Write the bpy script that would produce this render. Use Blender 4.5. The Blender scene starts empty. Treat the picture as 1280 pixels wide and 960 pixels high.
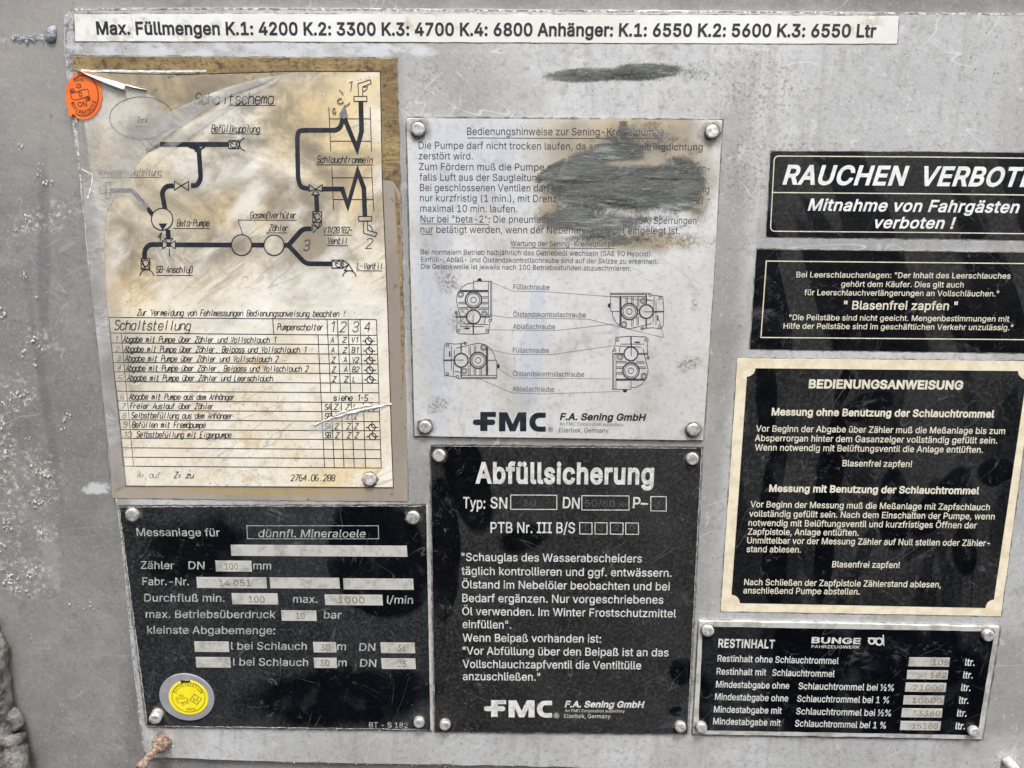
import bpy, bmesh, math, random
from mathutils import Vector, Matrix, noise as mnoise
random.seed(7)
sc = bpy.context.scene

# ------------------------------------------------------------------ camera
F = 961.0; W0, H0 = 1280.0, 960.0; D = 0.5124; Z0 = 1.40
PI_, YA, RO = (math.radians(a) for a in (11.9203683, -0.88768272, -0.30536683))
def _mm(a, b): return [[sum(a[i][k]*b[k][j] for k in range(3)) for j in range(3)] for i in range(3)]
_cp, _sp = math.cos(PI_), math.sin(PI_); _cy, _sy = math.cos(YA), math.sin(YA); _cr, _sr = math.cos(RO), math.sin(RO)
ROT = _mm([[_cy, 0, _sy], [0, 1, 0], [-_sy, 0, _cy]], _mm([[1, 0, 0], [0, _cp, _sp], [0, -_sp, _cp]], [[_cr, -_sr, 0], [_sr, _cr, 0], [0, 0, 1]]))
def wdir(c): return Vector((c[0], c[2], -c[1]))
cam_x = wdir([r[0] for r in ROT]); cam_y = -wdir([r[1] for r in ROT]); cam_z = -wdir([r[2] for r in ROT])
cd = bpy.data.cameras.new('camera'); cam = bpy.data.objects.new('camera', cd); sc.collection.objects.link(cam)
cam.matrix_world = Matrix(((cam_x[0], cam_y[0], cam_z[0], 0), (cam_x[1], cam_y[1], cam_z[1], -D), (cam_x[2], cam_y[2], cam_z[2], Z0), (0, 0, 0, 1)))
cd.sensor_width = 36; cd.lens = F/W0*36; cd.clip_start = .01; cd.clip_end = 500
sc.camera = cam

# ------------------------------------------------------------------ sky and sun (bright overcast day)
SUN_DIR = Vector((.12, -.55, 1.15)).normalized()          # towards the sun
wd = bpy.data.worlds.new('World'); sc.world = wd; wd.use_nodes = True
nt = wd.node_tree; nt.nodes.clear()
sk = nt.nodes.new('ShaderNodeTexSky'); sk.sky_type = 'NISHITA'; sk.sun_disc = False
sk.sun_elevation = math.asin(SUN_DIR.z); sk.sun_rotation = math.radians(160); sk.air_density = .7; sk.dust_density = 5; sk.ozone_density = .6
hs = nt.nodes.new('ShaderNodeHueSaturation'); hs.inputs['Saturation'].default_value = .16
bgn = nt.nodes.new('ShaderNodeBackground'); bgn.inputs['Strength'].default_value = .105
wo = nt.nodes.new('ShaderNodeOutputWorld')
nt.links.new(sk.outputs[0], hs.inputs['Color']); nt.links.new(hs.outputs[0], bgn.inputs[0]); nt.links.new(bgn.outputs[0], wo.inputs[0])
sd = bpy.data.lights.new('sun', 'SUN'); sd.energy = 1.5; sd.angle = math.radians(14); sd.color = (1, .965, .92)
so = bpy.data.objects.new('sun', sd); sc.collection.objects.link(so); so.location = (0.5, -2, 4)
so.rotation_euler = (-SUN_DIR).to_track_quat('-Z', 'Y').to_euler()
sc.view_settings.view_transform = 'Standard'; sc.view_settings.look = 'None'
sc.view_settings.exposure = 0.92; sc.view_settings.gamma = 1; sc.view_settings.use_curve_mapping = False

# ------------------------------------------------------------------ photograph point -> point on the wall plane, h metres proud of it
def P(px, py, h=0.0):
    c = (px-640, py-480, F); d = [sum(ROT[i][k]*c[k] for k in range(3)) for i in range(3)]
    s = (D-h)/d[2]
    return Vector((d[0]*s, -h, Z0-d[1]*s))
def scale_at(px, py, h=0.0):           # metres per photo pixel there
    return ((P(px+1, py, h)-P(px-1, py, h)).length + (P(px, py+1, h)-P(px, py-1, h)).length)/4
class Crop:                            # a measuring window on the photograph
    def __init__(s, x, y, k): s.x, s.y, s.k = x, y, k
    def __call__(s, *v): return [(s.x+v[i]/s.k, s.y+v[i+1]/s.k) for i in range(0, len(v), 2)]
K = 16/3

# ------------------------------------------------------------------ materials
class MB:
    def __init__(s, name, rough=.6, metal=0., spec=.5):
        s.m = bpy.data.materials.new(name); s.m.use_nodes = True; s.t = s.m.node_tree
        s.b = s.t.nodes['Principled BSDF']; s.out = s.t.nodes['Material Output']
        s.b.inputs['Roughness'].default_value = rough; s.b.inputs['Metallic'].default_value = metal
        s.b.inputs['Specular IOR Level'].default_value = spec
        s.g = s.t.nodes.new('ShaderNodeNewGeometry').outputs['Position']; s._sep = None
    def put(s, sock, v):
        if isinstance(v, (int, float)): sock.default_value = v
        elif isinstance(v, tuple): sock.default_value = v if len(v) == 4 else (*v, 1)
        else: s.t.links.new(v, sock)
    def math(s, op, a, b=0., clamp=False):
        n = s.t.nodes.new('ShaderNodeMath'); n.operation = op; n.use_clamp = clamp
        s.put(n.inputs[0], a); s.put(n.inputs[1], b); return n.outputs[0]
    def vec(s, sx=1., sz=1., off=0., ang=0.):
        n = s.t.nodes.new('ShaderNodeMapping'); n.inputs['Location'].default_value = (off, off*.7, -off*1.3)
        n.inputs['Rotation'].default_value = (0, ang, 0); n.inputs['Scale'].default_value = (sx, 1, sz)
        s.t.links.new(s.g, n.inputs[0]); return n.outputs[0]
    def noise(s, scale, detail=4., sx=1., sz=1., off=0., rough=.55, ang=0., dist=0.):
        n = s.t.nodes.new('ShaderNodeTexNoise'); n.inputs['Scale'].default_value = scale; n.inputs['Detail'].default_value = detail
        n.inputs['Roughness'].default_value = rough; n.inputs['Distortion'].default_value = dist
        v = s.vec(sx, sz, off)
        if ang:
            r = s.t.nodes.new('ShaderNodeVectorRotate'); r.rotation_type = 'Y_AXIS'; r.inputs['Angle'].default_value = ang
            s.t.links.new(s.g, r.inputs[0]); s.t.links.new(r.outputs[0], v.node.inputs[0])
        s.t.links.new(v, n.inputs['Vector']); return n.outputs[0]
    def voro(s, scale, off=0., sx=1., sz=1.):
        n = s.t.nodes.new('ShaderNodeTexVoronoi'); n.inputs['Scale'].default_value = scale
        s.t.links.new(s.vec(sx, sz, off), n.inputs['Vector']); return n.outputs['Distance']
    def rng(s, v, lo, hi, a=0., b=1.):
        n = s.t.nodes.new('ShaderNodeMapRange'); n.interpolation_type = 'SMOOTHSTEP'
        s.put(n.inputs[0], v); n.inputs[1].default_value = lo; n.inputs[2].default_value = hi
        n.inputs[3].default_value = a; n.inputs[4].default_value = b; return n.outputs[0]
    def mix(s, f, a, b, mode='MIX'):
        n = s.t.nodes.new('ShaderNodeMix'); n.data_type = 'RGBA'; n.blend_type = mode
        s.put(n.inputs[0], f); s.put(n.inputs[6], a); s.put(n.inputs[7], b); return n.outputs[2]
    def blob(s, px, py, rx, ry, ang=0., soft=.25, jit=.3, js=60., h=.003):   # a stain or painted reflection: ellipse with a ragged edge, placed on the wall
        c = P(px, py, h); k = scale_at(px, py, h)
        if not s._sep:
            n = s.t.nodes.new('ShaderNodeSeparateXYZ'); s.t.links.new(s.g, n.inputs[0]); s._sep = (n.outputs[0], n.outputs[2])
        dx = s.math('SUBTRACT', s._sep[0], c.x); dz = s.math('SUBTRACT', s._sep[1], c.z)
        ca, sa = math.cos(ang), math.sin(ang)
        u = s.math('ADD', s.math('MULTIPLY', dx, ca/(rx*k)), s.math('MULTIPLY', dz, sa/(rx*k)))
        v = s.math('ADD', s.math('MULTIPLY', dx, -sa/(ry*k)), s.math('MULTIPLY', dz, ca/(ry*k)))
        d = s.math('SQRT', s.math('ADD', s.math('MULTIPLY', u, u), s.math('MULTIPLY', v, v)))
        if jit:
            key = js
            if not hasattr(s, '_jn'): s._jn = {}
            if key not in s._jn: s._jn[key] = s.math('SUBTRACT', s.noise(js, 6, off=3.3), .5)
            d = s.math('ADD', d, s.math('MULTIPLY', s._jn[key], jit*3))
        return s.rng(d, 1+soft, 1-soft)
    def any(s, *ms):
        r = ms[0]
        for m in ms[1:]: r = s.math('MAXIMUM', r, m)
        return r
    def mul(s, a, b): return s.math('MULTIPLY', a, b)
    def color(s, c): s.put(s.b.inputs['Base Color'], c); return s
    def rough(s, v): s.put(s.b.inputs['Roughness'], v); return s
    def bump(s, h, dist, strength=1.):
        n = s.t.nodes.new('ShaderNodeBump'); n.inputs['Distance'].default_value = dist; n.inputs['Strength'].default_value = strength
        s.put(n.inputs['Height'], h); s.t.links.new(n.outputs[0], s.b.inputs['Normal']); return s
    def alpha(s, v): s.put(s.b.inputs['Alpha'], v); return s

M = {}
# weathered bare aluminium of the tank cabinet behind the panel
m = MB('dull_sheet_metal', .55, .25)
c = m.mix(m.rng(m.noise(6, 5), .35, .65), (.25, .245, .24), (.34, .33, .32))
c = m.mix(m.rng(m.noise(9, 6, sx=1.6, sz=.35, off=2), .5, .72), c, (.20, .19, .185))
c = m.mix(m.mul(m.rng(m.noise(45, 7, off=5), .48, .70), .5), c, (.36, .35, .34))
c = m.mix(m.mul(m.rng(m.noise(300, 7, off=6, rough=.75), .45, .75), .5), c, (.15, .145, .14))
c = m.mix(m.mul(m.rng(m.noise(500, 5, off=66, rough=.7), .52, .7), .55), c, (.46, .455, .44))
c = m.mix(m.mul(m.any(m.blob(60, 60, 120, 70, 0, .6, .5, 40), m.blob(60, 170, 60, 60, 0, .6, .5, 40)), .5), c, (.44, .415, .39))
c = m.mix(m.mul(m.rng(m.noise(80, 9, off=9, rough=.75), .58, .68), .45), c, (.14, .12, .11))
scuff = m.any(m.blob(46, 425, 16, 14, 0, .8, .5, 120), m.blob(18, 495, 20, 24, 0, .8, .5, 120), m.blob(48, 600, 22, 34, 0, .8, .5, 120), m.blob(8, 600, 14, 80, 0, .7, .5, 120), m.blob(24, 725, 34, 24, 0, .8, .5, 120), m.blob(50, 668, 18, 12, 0, .8, .5, 120), m.blob(50, 275, 50, 14, .3, .8, .5, 120), m.blob(28, 48, 26, 6, 0, .7, .5, 120))
c = m.mix(m.mul(scuff, m.rng(m.noise(260, 9, off=111, rough=.8), .52, .60)), c, (.74, .73, .68))
c = m.mix(m.mul(m.rng(m.noise(22, 7, off=113, rough=.7, dist=.8), .56, .7), .45), c, (.44, .42, .40))
c = m.mix(m.any(m.blob(116, 613, 16, 7, .1, .3, .5, 300), m.mul(m.blob(60, 700, 10, 40, 0, .3, .5, 200), .2)), c, (.66, .68, .69))
c = m.mix(m.mul(m.any(m.blob(50, 330, 7, 120, -.12, .5, .4, 60), m.blob(52, 500, 6, 120, .03, .5, .4, 60)), .5), c, (.165, .165, .175))
for an, of in ((.6, 3), (-.45, 13), (1.2, 23), (.1, 33)):
    ln = m.rng(m.math('ABSOLUTE', m.math('SUBTRACT', m.noise(9, 2, off=of, sx=.5, sz=3.2, ang=an), .5)), .0035, .0008)
    c = m.mix(m.mul(ln, m.rng(m.noise(20, 4, off=of+50), .53, .62, 0, .6)), c, (.46, .45, .44))
m.color(c).rough(m.rng(m.noise(60, 4, off=1), .3, .7, .42, .66))
m.bump(m.math('ADD', m.noise(25, 5, off=8), m.mul(m.noise(350, 6, off=4), .12)), .0011); M['wall'] = m.m
# the lighter mounting panel
m = MB('pale_aluminium_panel', .5, .25)
c = m.mix(m.rng(m.noise(8, 5, off=11), .35, .65), (.55, .555, .56), (.70, .705, .715))
c = m.mix(m.mul(m.rng(m.noise(14, 6, off=17, sz=.6), .48, .68), .7), c, (.40, .385, .355))
c = m.mix(m.mul(m.any(m.blob(893, 470, 26, 330, -.03, .5, .3, 40), m.blob(520, 590, 24, 60, 0, .6, .4, 40), m.blob(510, 350, 9, 260, .03, .5, .4, 40), m.blob(140, 560, 22, 300, -.1, .5, .3, 40), m.blob(700, 553, 200, 8, 0, .4, .3, 60), m.blob(1265, 860, 60, 70, 0, .5, .4, 40)), .62), c, (.30, .285, .26))
c = m.mix(m.mul(m.any(m.blob(1100, 305, 150, 7, 0, .5, .5, 100), m.blob(960, 300, 14, 60, 0, .5, .5, 100)), .5), c, (.30, .285, .26))
c = m.mix(m.mul(m.rng(m.noise(750, 4, off=62, rough=.7), .5, .75), .5), c, (.26, .25, .24))
c = m.mix(m.mul(m.rng(m.noise(600, 4, off=72, rough=.7), .56, .75), .6), c, (.80, .81, .82))
c = m.mix(m.mul(m.rng(m.noise(260, 6, off=12, rough=.7), .47, .72), .6), c, (.30, .29, .28))
c = m.mix(m.mul(m.rng(m.noise(60, 3, off=52, sx=2.2, sz=.25), .52, .7), .35), c, (.36, .355, .35))
c = m.mix(m.rng(m.voro(230, 3), .13, .08), c, m.mix(m.rng(m.noise(33, 3, off=2), .44, .6), c, (.12, .11, .10)))
c = m.mix(m.rng(m.noise(150, 9, off=31, rough=.75), .64, .70), c, (.17, .15, .135))
c = m.mix(m.mul(m.any(m.blob(945, 110, 60, 45, 0, .7, .6, 200), m.blob(930, 210, 30, 60, 0, .7, .6, 120), m.blob(540, 95, 20, 22, 0, .7, .6, 120), m.blob(1000, 185, 40, 14, 0, .8, .5, 120)), m.rng(m.noise(420, 6, off=3, rough=.7), .50, .62, 0, .7)), c, (.24, .22, .20))
edge_g = m.any(m.blob(95, 35, 28, 22, 0, .5, .6, 160), m.blob(92, 130, 12, 90, -.09, .5, .5, 120))
c = m.mix(m.mul(edge_g, m.rng(m.noise(240, 6, off=7, rough=.7), .45, .56)), c, (.20, .195, .19))
c = m.mix(m.mul(m.blob(320, 62, 240, 10, 0, .3, .5, 100), m.rng(m.noise(130, 6, off=9, sx=.5), .45, .6)), c, (.68, .70, .74))
c = m.mix(m.mul(m.rng(m.noise(90, 8, off=41, sx=1.5, rough=.7), .60, .66), .6), c, (.72, .73, .74))
for an, of in ((.6, 3), (-.45, 13), (1.2, 23), (.1, 33)):
    ln = m.rng(m.math('ABSOLUTE', m.math('SUBTRACT', m.noise(9, 2, off=of, sx=.5, sz=3.2, ang=an), .5)), .0035, .0008)
    c = m.mix(m.mul(ln, m.rng(m.noise(20, 4, off=of+50), .53, .62, 0, .6)), c, (.78, .79, .80))
m.color(c).rough(m.rng(m.noise(50, 4, off=21), .3, .7, .36, .58))
m.bump(m.math('ADD', m.noise(18, 3, off=18), m.mul(m.noise(500, 4, off=14), .12)), .0010); M['panel'] = m.m
# bright worn rim
m = MB('worn_bright_edge', .5, .3)
m.color(m.mix(m.rng(m.noise(300, 6, rough=.7), .44, .58), (.30, .29, .28), (.72, .72, .72))).bump(m.noise(500, 4), .001); M['rim'] = m.m

def dark_reflections(m):            # dark reflected shapes, painted into the enamel's base colour
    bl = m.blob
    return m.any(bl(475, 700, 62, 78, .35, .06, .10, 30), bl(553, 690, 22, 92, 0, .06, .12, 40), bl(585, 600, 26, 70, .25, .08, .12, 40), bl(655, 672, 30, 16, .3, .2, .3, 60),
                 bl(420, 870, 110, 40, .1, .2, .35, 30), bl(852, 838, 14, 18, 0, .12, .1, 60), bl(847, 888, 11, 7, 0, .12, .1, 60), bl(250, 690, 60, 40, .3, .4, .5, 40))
def black(name, tint, masks):
    m = MB(name, .35, 0., .35)
    dust = m.rng(m.noise(16, 7, off=5, rough=.6), .3, .7)
    c = m.mix(dust, tuple(t*.32 for t in tint), tuple(t*.95 for t in tint))
    c = m.mix(m.mul(m.rng(m.noise(420, 6, off=8, rough=.75), .42, .68), .7), c, tuple(t*2.6 for t in tint))
    c = m.mix(m.mul(m.rng(m.noise(700, 4, off=18, rough=.75), .45, .65), .6), c, tuple(t*.25 for t in tint))
    w = masks(m)
    c = m.mix(m.mul(w, .9), c, (.0010, .0016, .0034))  # masked dark reflections are mixed into the base colour
    c = m.mix(m.rng(m.noise(260, 9, off=3, rough=.8, sx=.8), .665, .70), c, (.26, .26, .25))
    c = m.mix(m.mul(m.rng(m.noise(38, 6, off=13), .58, .8), .22), c, (.09, .095, .11))
    c = m.mix(m.mul(m.rng(m.noise(48, 9, off=93, rough=.78, dist=.6), .55, .72), m.rng(m.noise(12, 3, off=94), .46, .62)), c, (.085, .09, .10))
    for q_, (an, of) in enumerate(((.7, 3), (-.5, 13), (1.3, 23))):
        ln = m.rng(m.math('ABSOLUTE', m.math('SUBTRACT', m.noise(11, 2, off=of, sx=.5, sz=3.2, ang=an), .5)), .0035, .0008)
        c = m.mix(m.mul(ln, m.rng(m.noise(24, 4, off=of+50), .54, .62, 0, .24)), c, (.24, .24, .235))
    sc1 = m.rng(m.math('ABSOLUTE', m.math('SUBTRACT', m.noise(26, 4, off=14, sx=1, sz=1, dist=1.5), .5)), .004, .0015)
    c = m.mix(m.mul(sc1, m.rng(m.noise(60, 4, off=19), .52, .62, 0, .35)), c, (.22, .22, .22))
    c = m.mix(m.mul(m.rng(m.noise(190, 9, off=123, rough=.82), .58, .66), m.rng(m.noise(16, 4, off=124), .48, .62, .05, .8)), c, (.15, .155, .16))
    m.color(c).rough(m.math('SUBTRACT', m.rng(m.noise(70, 4), .3, .7, .28, .46), m.mul(w, .12)))
    m.bump(m.noise(600, 4, off=2), .00012); return m
m = black('black_enamel_dusty', (.030, .032, .036), dark_reflections); M['black_mess'] = m.m
m = black('black_enamel_plate', (.030, .030, .031), dark_reflections); M['black_abf'] = m.m
def rauch(m):  # slanted dark reflections painted into the vinyl colour
    n = m.noise(9, 3, off=6, sx=2.4, sz=.55, ang=.42, dist=.6)
    return m.rng(n, .47, .505)
m = black('black_sticker_vinyl', (.026, .026, .027), rauch); M['black_rauch'] = m.m
def bedi(m):  # wavy dark streaks: reflections painted into the panel's colour
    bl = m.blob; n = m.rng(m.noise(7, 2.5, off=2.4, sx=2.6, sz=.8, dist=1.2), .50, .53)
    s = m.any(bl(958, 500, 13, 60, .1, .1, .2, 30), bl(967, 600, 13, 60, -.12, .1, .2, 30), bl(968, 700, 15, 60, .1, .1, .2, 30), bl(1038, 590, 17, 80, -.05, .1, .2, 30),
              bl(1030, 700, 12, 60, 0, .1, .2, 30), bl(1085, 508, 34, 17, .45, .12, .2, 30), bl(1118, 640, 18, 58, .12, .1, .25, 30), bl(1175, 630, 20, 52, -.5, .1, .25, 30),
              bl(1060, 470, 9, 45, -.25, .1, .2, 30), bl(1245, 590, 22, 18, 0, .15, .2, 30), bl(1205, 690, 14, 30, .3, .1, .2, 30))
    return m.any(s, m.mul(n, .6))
m = black('black_instruction_panel', (.025, .0255, .027), bedi); M['black_bed'] = m.m
m = black('black_capacity_plate', (.018, .020, .024), lambda m: m.rng(m.noise(11, 3, off=8, sx=1.6, sz=.9), .45, .55)); M['black_rest'] = m.m

# silver plate with brown stain
m = MB('silver_printed_plate', .42, .25)
c = m.mix(m.rng(m.noise(7, 4, off=4), .35, .65), (.66, .655, .635), (.80, .805, .81))
bl = m.blob
blue = m.any(bl(545, 330, 22, 200, 0, .3, .25, 12), bl(665, 440, 14, 90, -.1, .2, .2, 15), bl(600, 200, 70, 60, 0, .6, .4, 20))  # bluish reflected sheen, painted as bands in the plate colour
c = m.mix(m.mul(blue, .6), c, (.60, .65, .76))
c = m.mix(m.mul(m.rng(m.noise(30, 6, off=9), .5, .72), .55), c, (.50, .46, .39))
c = m.mix(m.mul(m.rng(m.noise(300, 6, off=19, rough=.75), .48, .7), .45), c, (.36, .35, .31))
c = m.mix(m.mul(m.rng(m.noise(90, 7, off=59, rough=.7, sz=.4), .56, .68), .5), c, (.84, .84, .82))
warm = m.any(bl(780, 200, 118, 60, 0, .35, .45, 40), bl(800, 165, 80, 30, 0, .4, .4, 40), bl(872, 255, 16, 20, 0, .5, .4, 60), bl(690, 260, 16, 60, 0, .5, .5, 60), bl(800, 302, 60, 12, 0, .6, .5, 60))
c = m.mix(m.mul(warm, .8), c, m.mix(m.rng(m.noise(60, 6, off=71), .4, .6), (.50, .39, .22), (.36, .30, .21)))
dirt = m.any(bl(578, 398, 13, 12, 0, .7, .7, 200), bl(560, 350, 12, 14, 0, .7, .6, 200), bl(548, 505, 14, 8, .5, .6, .6, 200), bl(860, 455, 14, 8, .3, .6, .7, 260), bl(867, 380, 4, 8, 0, .5, .4, 200), bl(820, 300, 60, 10, 0, .7, .7, 120))
c = m.mix(m.mul(dirt, m.rng(m.noise(500, 5, off=2), .4, .62, .1, .85)), c, (.24, .20, .15))
c = m.mix(m.mul(m.any(bl(524, 163, 15, 14, 0, .45, .3, 200), bl(889, 168, 16, 15, 0, .45, .3, 200), bl(531, 535, 12, 11, 0, .4, .3, 200), bl(866, 539, 12, 11, 0, .4, .3, 200)), .75), c, (.17, .145, .11))
c = m.mix(m.rng(m.noise(190, 9, off=23, rough=.78), .655, .70), c, (.20, .17, .14))
swirl = m.rng(m.math('ABSOLUTE', m.math('SUBTRACT', m.noise(9, 3, off=34, dist=2.2), .5)), .02, .008)
c = m.mix(m.mul(swirl, m.rng(m.noise(22, 3, off=44), .5, .65, 0, .3)), c, (.40, .40, .43))
m.color(c).rough(m.rng(m.noise(40, 4), .3, .7, .34, .52)).bump(m.noise(12, 3, off=6), .0006); M['silver'] = m.m

# paint smears
def smear(name, masks, sx, thr):
    m = MB(name, .6)
    n = m.noise(70, 9, off=7, sx=.35, sz=1.6, rough=.72, dist=.6)
    c = m.mix(m.rng(n, .35, .66), (.040, .045, .044), (.185, .195, .188))
    c = m.mix(m.mul(m.rng(m.noise(500, 6, off=27, rough=.75), .42, .66), .6), c, (.20, .21, .20))
    c = m.mix(m.mul(m.rng(m.noise(110, 8, off=2, sx=.25, sz=1.2, rough=.75), .52, .63), .8), c, (.40, .42, .41))
    c = m.mix(m.rng(m.noise(420, 5, off=5), .68, .74), c, (.78, .79, .78))
    c = m.mix(m.mul(m.rng(m.noise(40, 9, off=37, sx=.3, sz=2.2, rough=.7), .6, .66), .8), c, (.018, .018, .018))
    a = m.math('ADD', masks(m), m.mul(m.math('SUBTRACT', m.noise(170, 9, off=4, sx=.45, sz=1.2, rough=.85), .5), 1.5))
    a = m.math('ADD', a, m.mul(m.math('SUBTRACT', m.noise(48, 6, off=24, sx=.3, sz=1.6, rough=.6), .5), .9))
    a = m.math('ADD', a, m.mul(m.math('SUBTRACT', m.noise(650, 3, off=64, rough=.8), .5), 1.4))
    a = m.rng(a, thr-.16, thr+.62, 0, .92)
    m.color(c).alpha(a).bump(m.math('ADD', m.noise(140, 9, off=7, sx=.3, sz=1.5, rough=.75), m.mul(m.noise(600, 4), .3)), .0010); return m.m
def hand(m):
    bl = m.blob
    solid = m.any(bl(782, 238, 100, 36, 0, .5, .12, 50), bl(765, 272, 88, 30, 0, .5, .12, 50), bl(850, 232, 34, 34, 0, .3, .15, 50), bl(745, 205, 50, 20, .25, .4, .2, 60), bl(775, 193, 34, 20, 0, .4, .2, 60), bl(688, 214, 24, 7, .6, .4, .3, 60),
                  m.mul(bl(779, 160, 6, 14, 0, .5, .3, 60), .9), m.mul(bl(800, 180, 60, 26, 0, .6, .5, 60), .5), m.mul(bl(872, 262, 14, 26, 0, .6, .5, 60), .5), m.mul(bl(730, 292, 70, 9, 0, .6, .4, 60), .45))
    gaps = m.any(bl(800, 266, 56, 8, -.05, .7, .4, 90), bl(785, 203, 36, 4, 0, .6, .3, 90), bl(825, 278, 34, 8, .1, .7, .4, 90), bl(810, 290, 60, 6, 0, .6, .3, 90), bl(700, 290, 30, 4, 0, .6, .3, 90))
    return m.math('SUBTRACT', solid, m.mul(gaps, .66))
M['smear_plate'] = smear('dark_grey_paint_smear', hand, .3, .36)
M['smear_panel'] = smear('blue_grey_paint_streak', lambda m: m.any(m.blob(745, 93, 62, 8.5, .03, .35, .2, 60, .0025), m.blob(800, 90, 54, 10, .04, .35, .2, 60, .0025), m.mul(m.blob(870, 93, 34, 10, 0, .7, .5, 90, .0025), .42)), .3, .42)

# paper of the piping diagram
m = MB('aged_diagram_paper', .38, 0., .5)
c = m.mix(m.rng(m.noise(10, 5, off=3), .35, .66), (.87, .83, .75), (.74, .65, .47))
c = m.mix(m.mul(m.rng(m.noise(200, 7, off=63, rough=.75), .47, .68), .45), c, (.40, .35, .28))
c = m.mix(m.mul(m.any(m.blob(440, 165, 60, 110, 0, .5, .4, 20), m.blob(155, 345, 45, 50, .4, .5, .4, 20), m.blob(450, 600, 70, 16, 0, .6, .4, 20), m.blob(290, 270, 60, 30, 0, .8, .5, 20), m.blob(370, 150, 60, 40, .7, .7, .5, 20)), .75), c, (.82, .62, .30))
c = m.mix(m.mul(m.rng(m.noise(15, 7, off=9, sx=1, sz=1.3, rough=.62, dist=.5), .45, .66), m.blob(270, 240, 240, 170, 0, .5, .3, 15)), c, (.30, .255, .19))
smoke = m.any(m.blob(330, 150, 90, 34, .55, .7, .5, 30), m.blob(270, 210, 60, 26, .6, .7, .5, 30), m.blob(215, 320, 80, 34, .3, .7, .5, 30), m.blob(150, 290, 26, 44, .2, .7, .5, 30), m.blob(395, 92, 44, 9, 0, .6, .4, 60), m.blob(165, 460, 30, 60, 0, .9, .4, 30))
c = m.mix(m.mul(smoke, m.rng(m.noise(70, 7, off=73, rough=.7, dist=.6), .32, .64, .1, .72)), c, (.20, .18, .15))
lines_ = m.rng(m.noise(34, 7, off=83, sx=.35, sz=2.4, ang=.62, rough=.7), .56, .68)
c = m.mix(m.mul(lines_, m.mul(m.blob(230, 370, 130, 60, .2, .6, .4, 30), .7)), c, (.28, .25, .20))
c = m.mix(m.mul(m.rng(m.noise(26, 6, off=6, sx=.8, sz=1.6, ang=.6), .50, .70), .7), c, (.92, .90, .86))
c = m.mix(m.mul(m.blob(330, 480, 150, 130, 0, .6, .4, 20), .35), c, (.90, .87, .80))
c = m.mix(m.mul(m.rng(m.noise(420, 6, off=103, rough=.75), .58, .68), .6), c, (.26, .21, .15))
rust = m.any(m.blob(300, 500, 90, 60, 0, .7, .5, 30), m.blob(330, 585, 110, 45, 0, .6, .5, 30), m.blob(330, 455, 60, 20, 0, .6, .5, 30), m.blob(160, 375, 26, 22, 0, .6, .5, 30))
c = m.mix(m.mul(rust, m.rng(m.noise(90, 8, off=15, rough=.72), .50, .64, 0, .62)), c, (.58, .40, .18))
c = m.mix(m.mul(rust, m.rng(m.noise(330, 6, off=25, rough=.7), .60, .66)), c, (.33, .20, .09))
c = m.mix(m.rng(m.noise(170, 9, off=29, rough=.78), .66, .70), c, (.16, .13, .10))
c = m.mix(m.mul(m.blob(139, 480, 14, 160, -.09, .6, .2, 20), .6), c, (.45, .40, .34))
scr = m.rng(m.math('ABSOLUTE', m.math('SUBTRACT', m.noise(22, 3, off=14, sx=.4, sz=2.2, ang=.5), .5)), .012, .003)
c = m.mix(m.mul(scr, m.rng(m.noise(18, 3, off=19), .5, .6, 0, .4)), c, (.30, .27, .24))
m.color(c).rough(m.rng(m.noise(50, 4), .3, .7, .3, .5)).bump(m.math('ADD', m.noise(14, 3, off=12, dist=.8), m.mul(m.noise(90, 5, off=1, sx=.5), .12)), .0028, .8); M['paper'] = m.m
m = MB('grimy_exposed_paper', .6)
c = m.mix(m.rng(m.noise(30, 7, off=4, dist=1., rough=.65), .35, .66), (.46, .38, .24), (.26, .22, .16))
c = m.mix(m.rng(m.noise(60, 8, off=8, rough=.7, dist=1.5), .56, .68), c, (.13, .12, .11))
m.color(c).bump(m.noise(60, 6), .001); M['grimy'] = m.m
m = MB('brown_adhesive_tape', .75, 0., .25)
c = m.mix(m.rng(m.noise(40, 6, off=4), .35, .65), (.36, .265, .13), (.235, .165, .085))
c = m.mix(m.rng(m.noise(120, 8, off=8, rough=.75), .52, .66), c, (.075, .055, .035))
c = m.mix(m.mul(m.rng(m.noise(80, 7, off=38, rough=.7, sx=.6), .57, .68), .6), c, (.50, .41, .26))
c = m.mix(m.mul(m.rng(m.noise(380, 6, off=48, rough=.75), .5, .64), .7), c, (.10, .07, .04))
m.color(c).bump(m.math('ADD', m.noise(60, 4, off=2, sx=.6, sz=1.2, dist=.6), m.mul(m.noise(300, 4), .25)), .0018); M['tape'] = m.m
m = MB('taupe_laminate_margin', .35)
c = m.mix(m.rng(m.noise(12, 5, off=4, sx=2, sz=.5), .35, .65), (.40, .345, .295), (.32, .275, .235))
c = m.mix(m.rng(m.noise(160, 7, off=8, rough=.7), .60, .70), c, (.20, .165, .13))
c = m.mix(m.mul(m.blob(330, 614, 120, 6, 0, .4, .4, 60), .7), c, (.42, .32, .15))
c = m.mix(m.mul(m.blob(118, 400, 22, 260, -.09, .4, .2, 40), .8), c, (.31, .30, .29))
m.color(c).bump(m.noise(40, 5, sx=2, sz=.5), .0018); M['margin'] = m.m
m = MB('milky_plastic_film', .28, 0., .5)
c = m.mix(m.rng(m.noise(35, 5, off=2), .35, .7), (.44, .43, .425), (.64, .64, .64))
m.color(c)
a = m.rng(m.noise(26, 6, off=17, sx=1.2, sz=.8, dist=.8), .3, .72, .24, .54)
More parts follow.
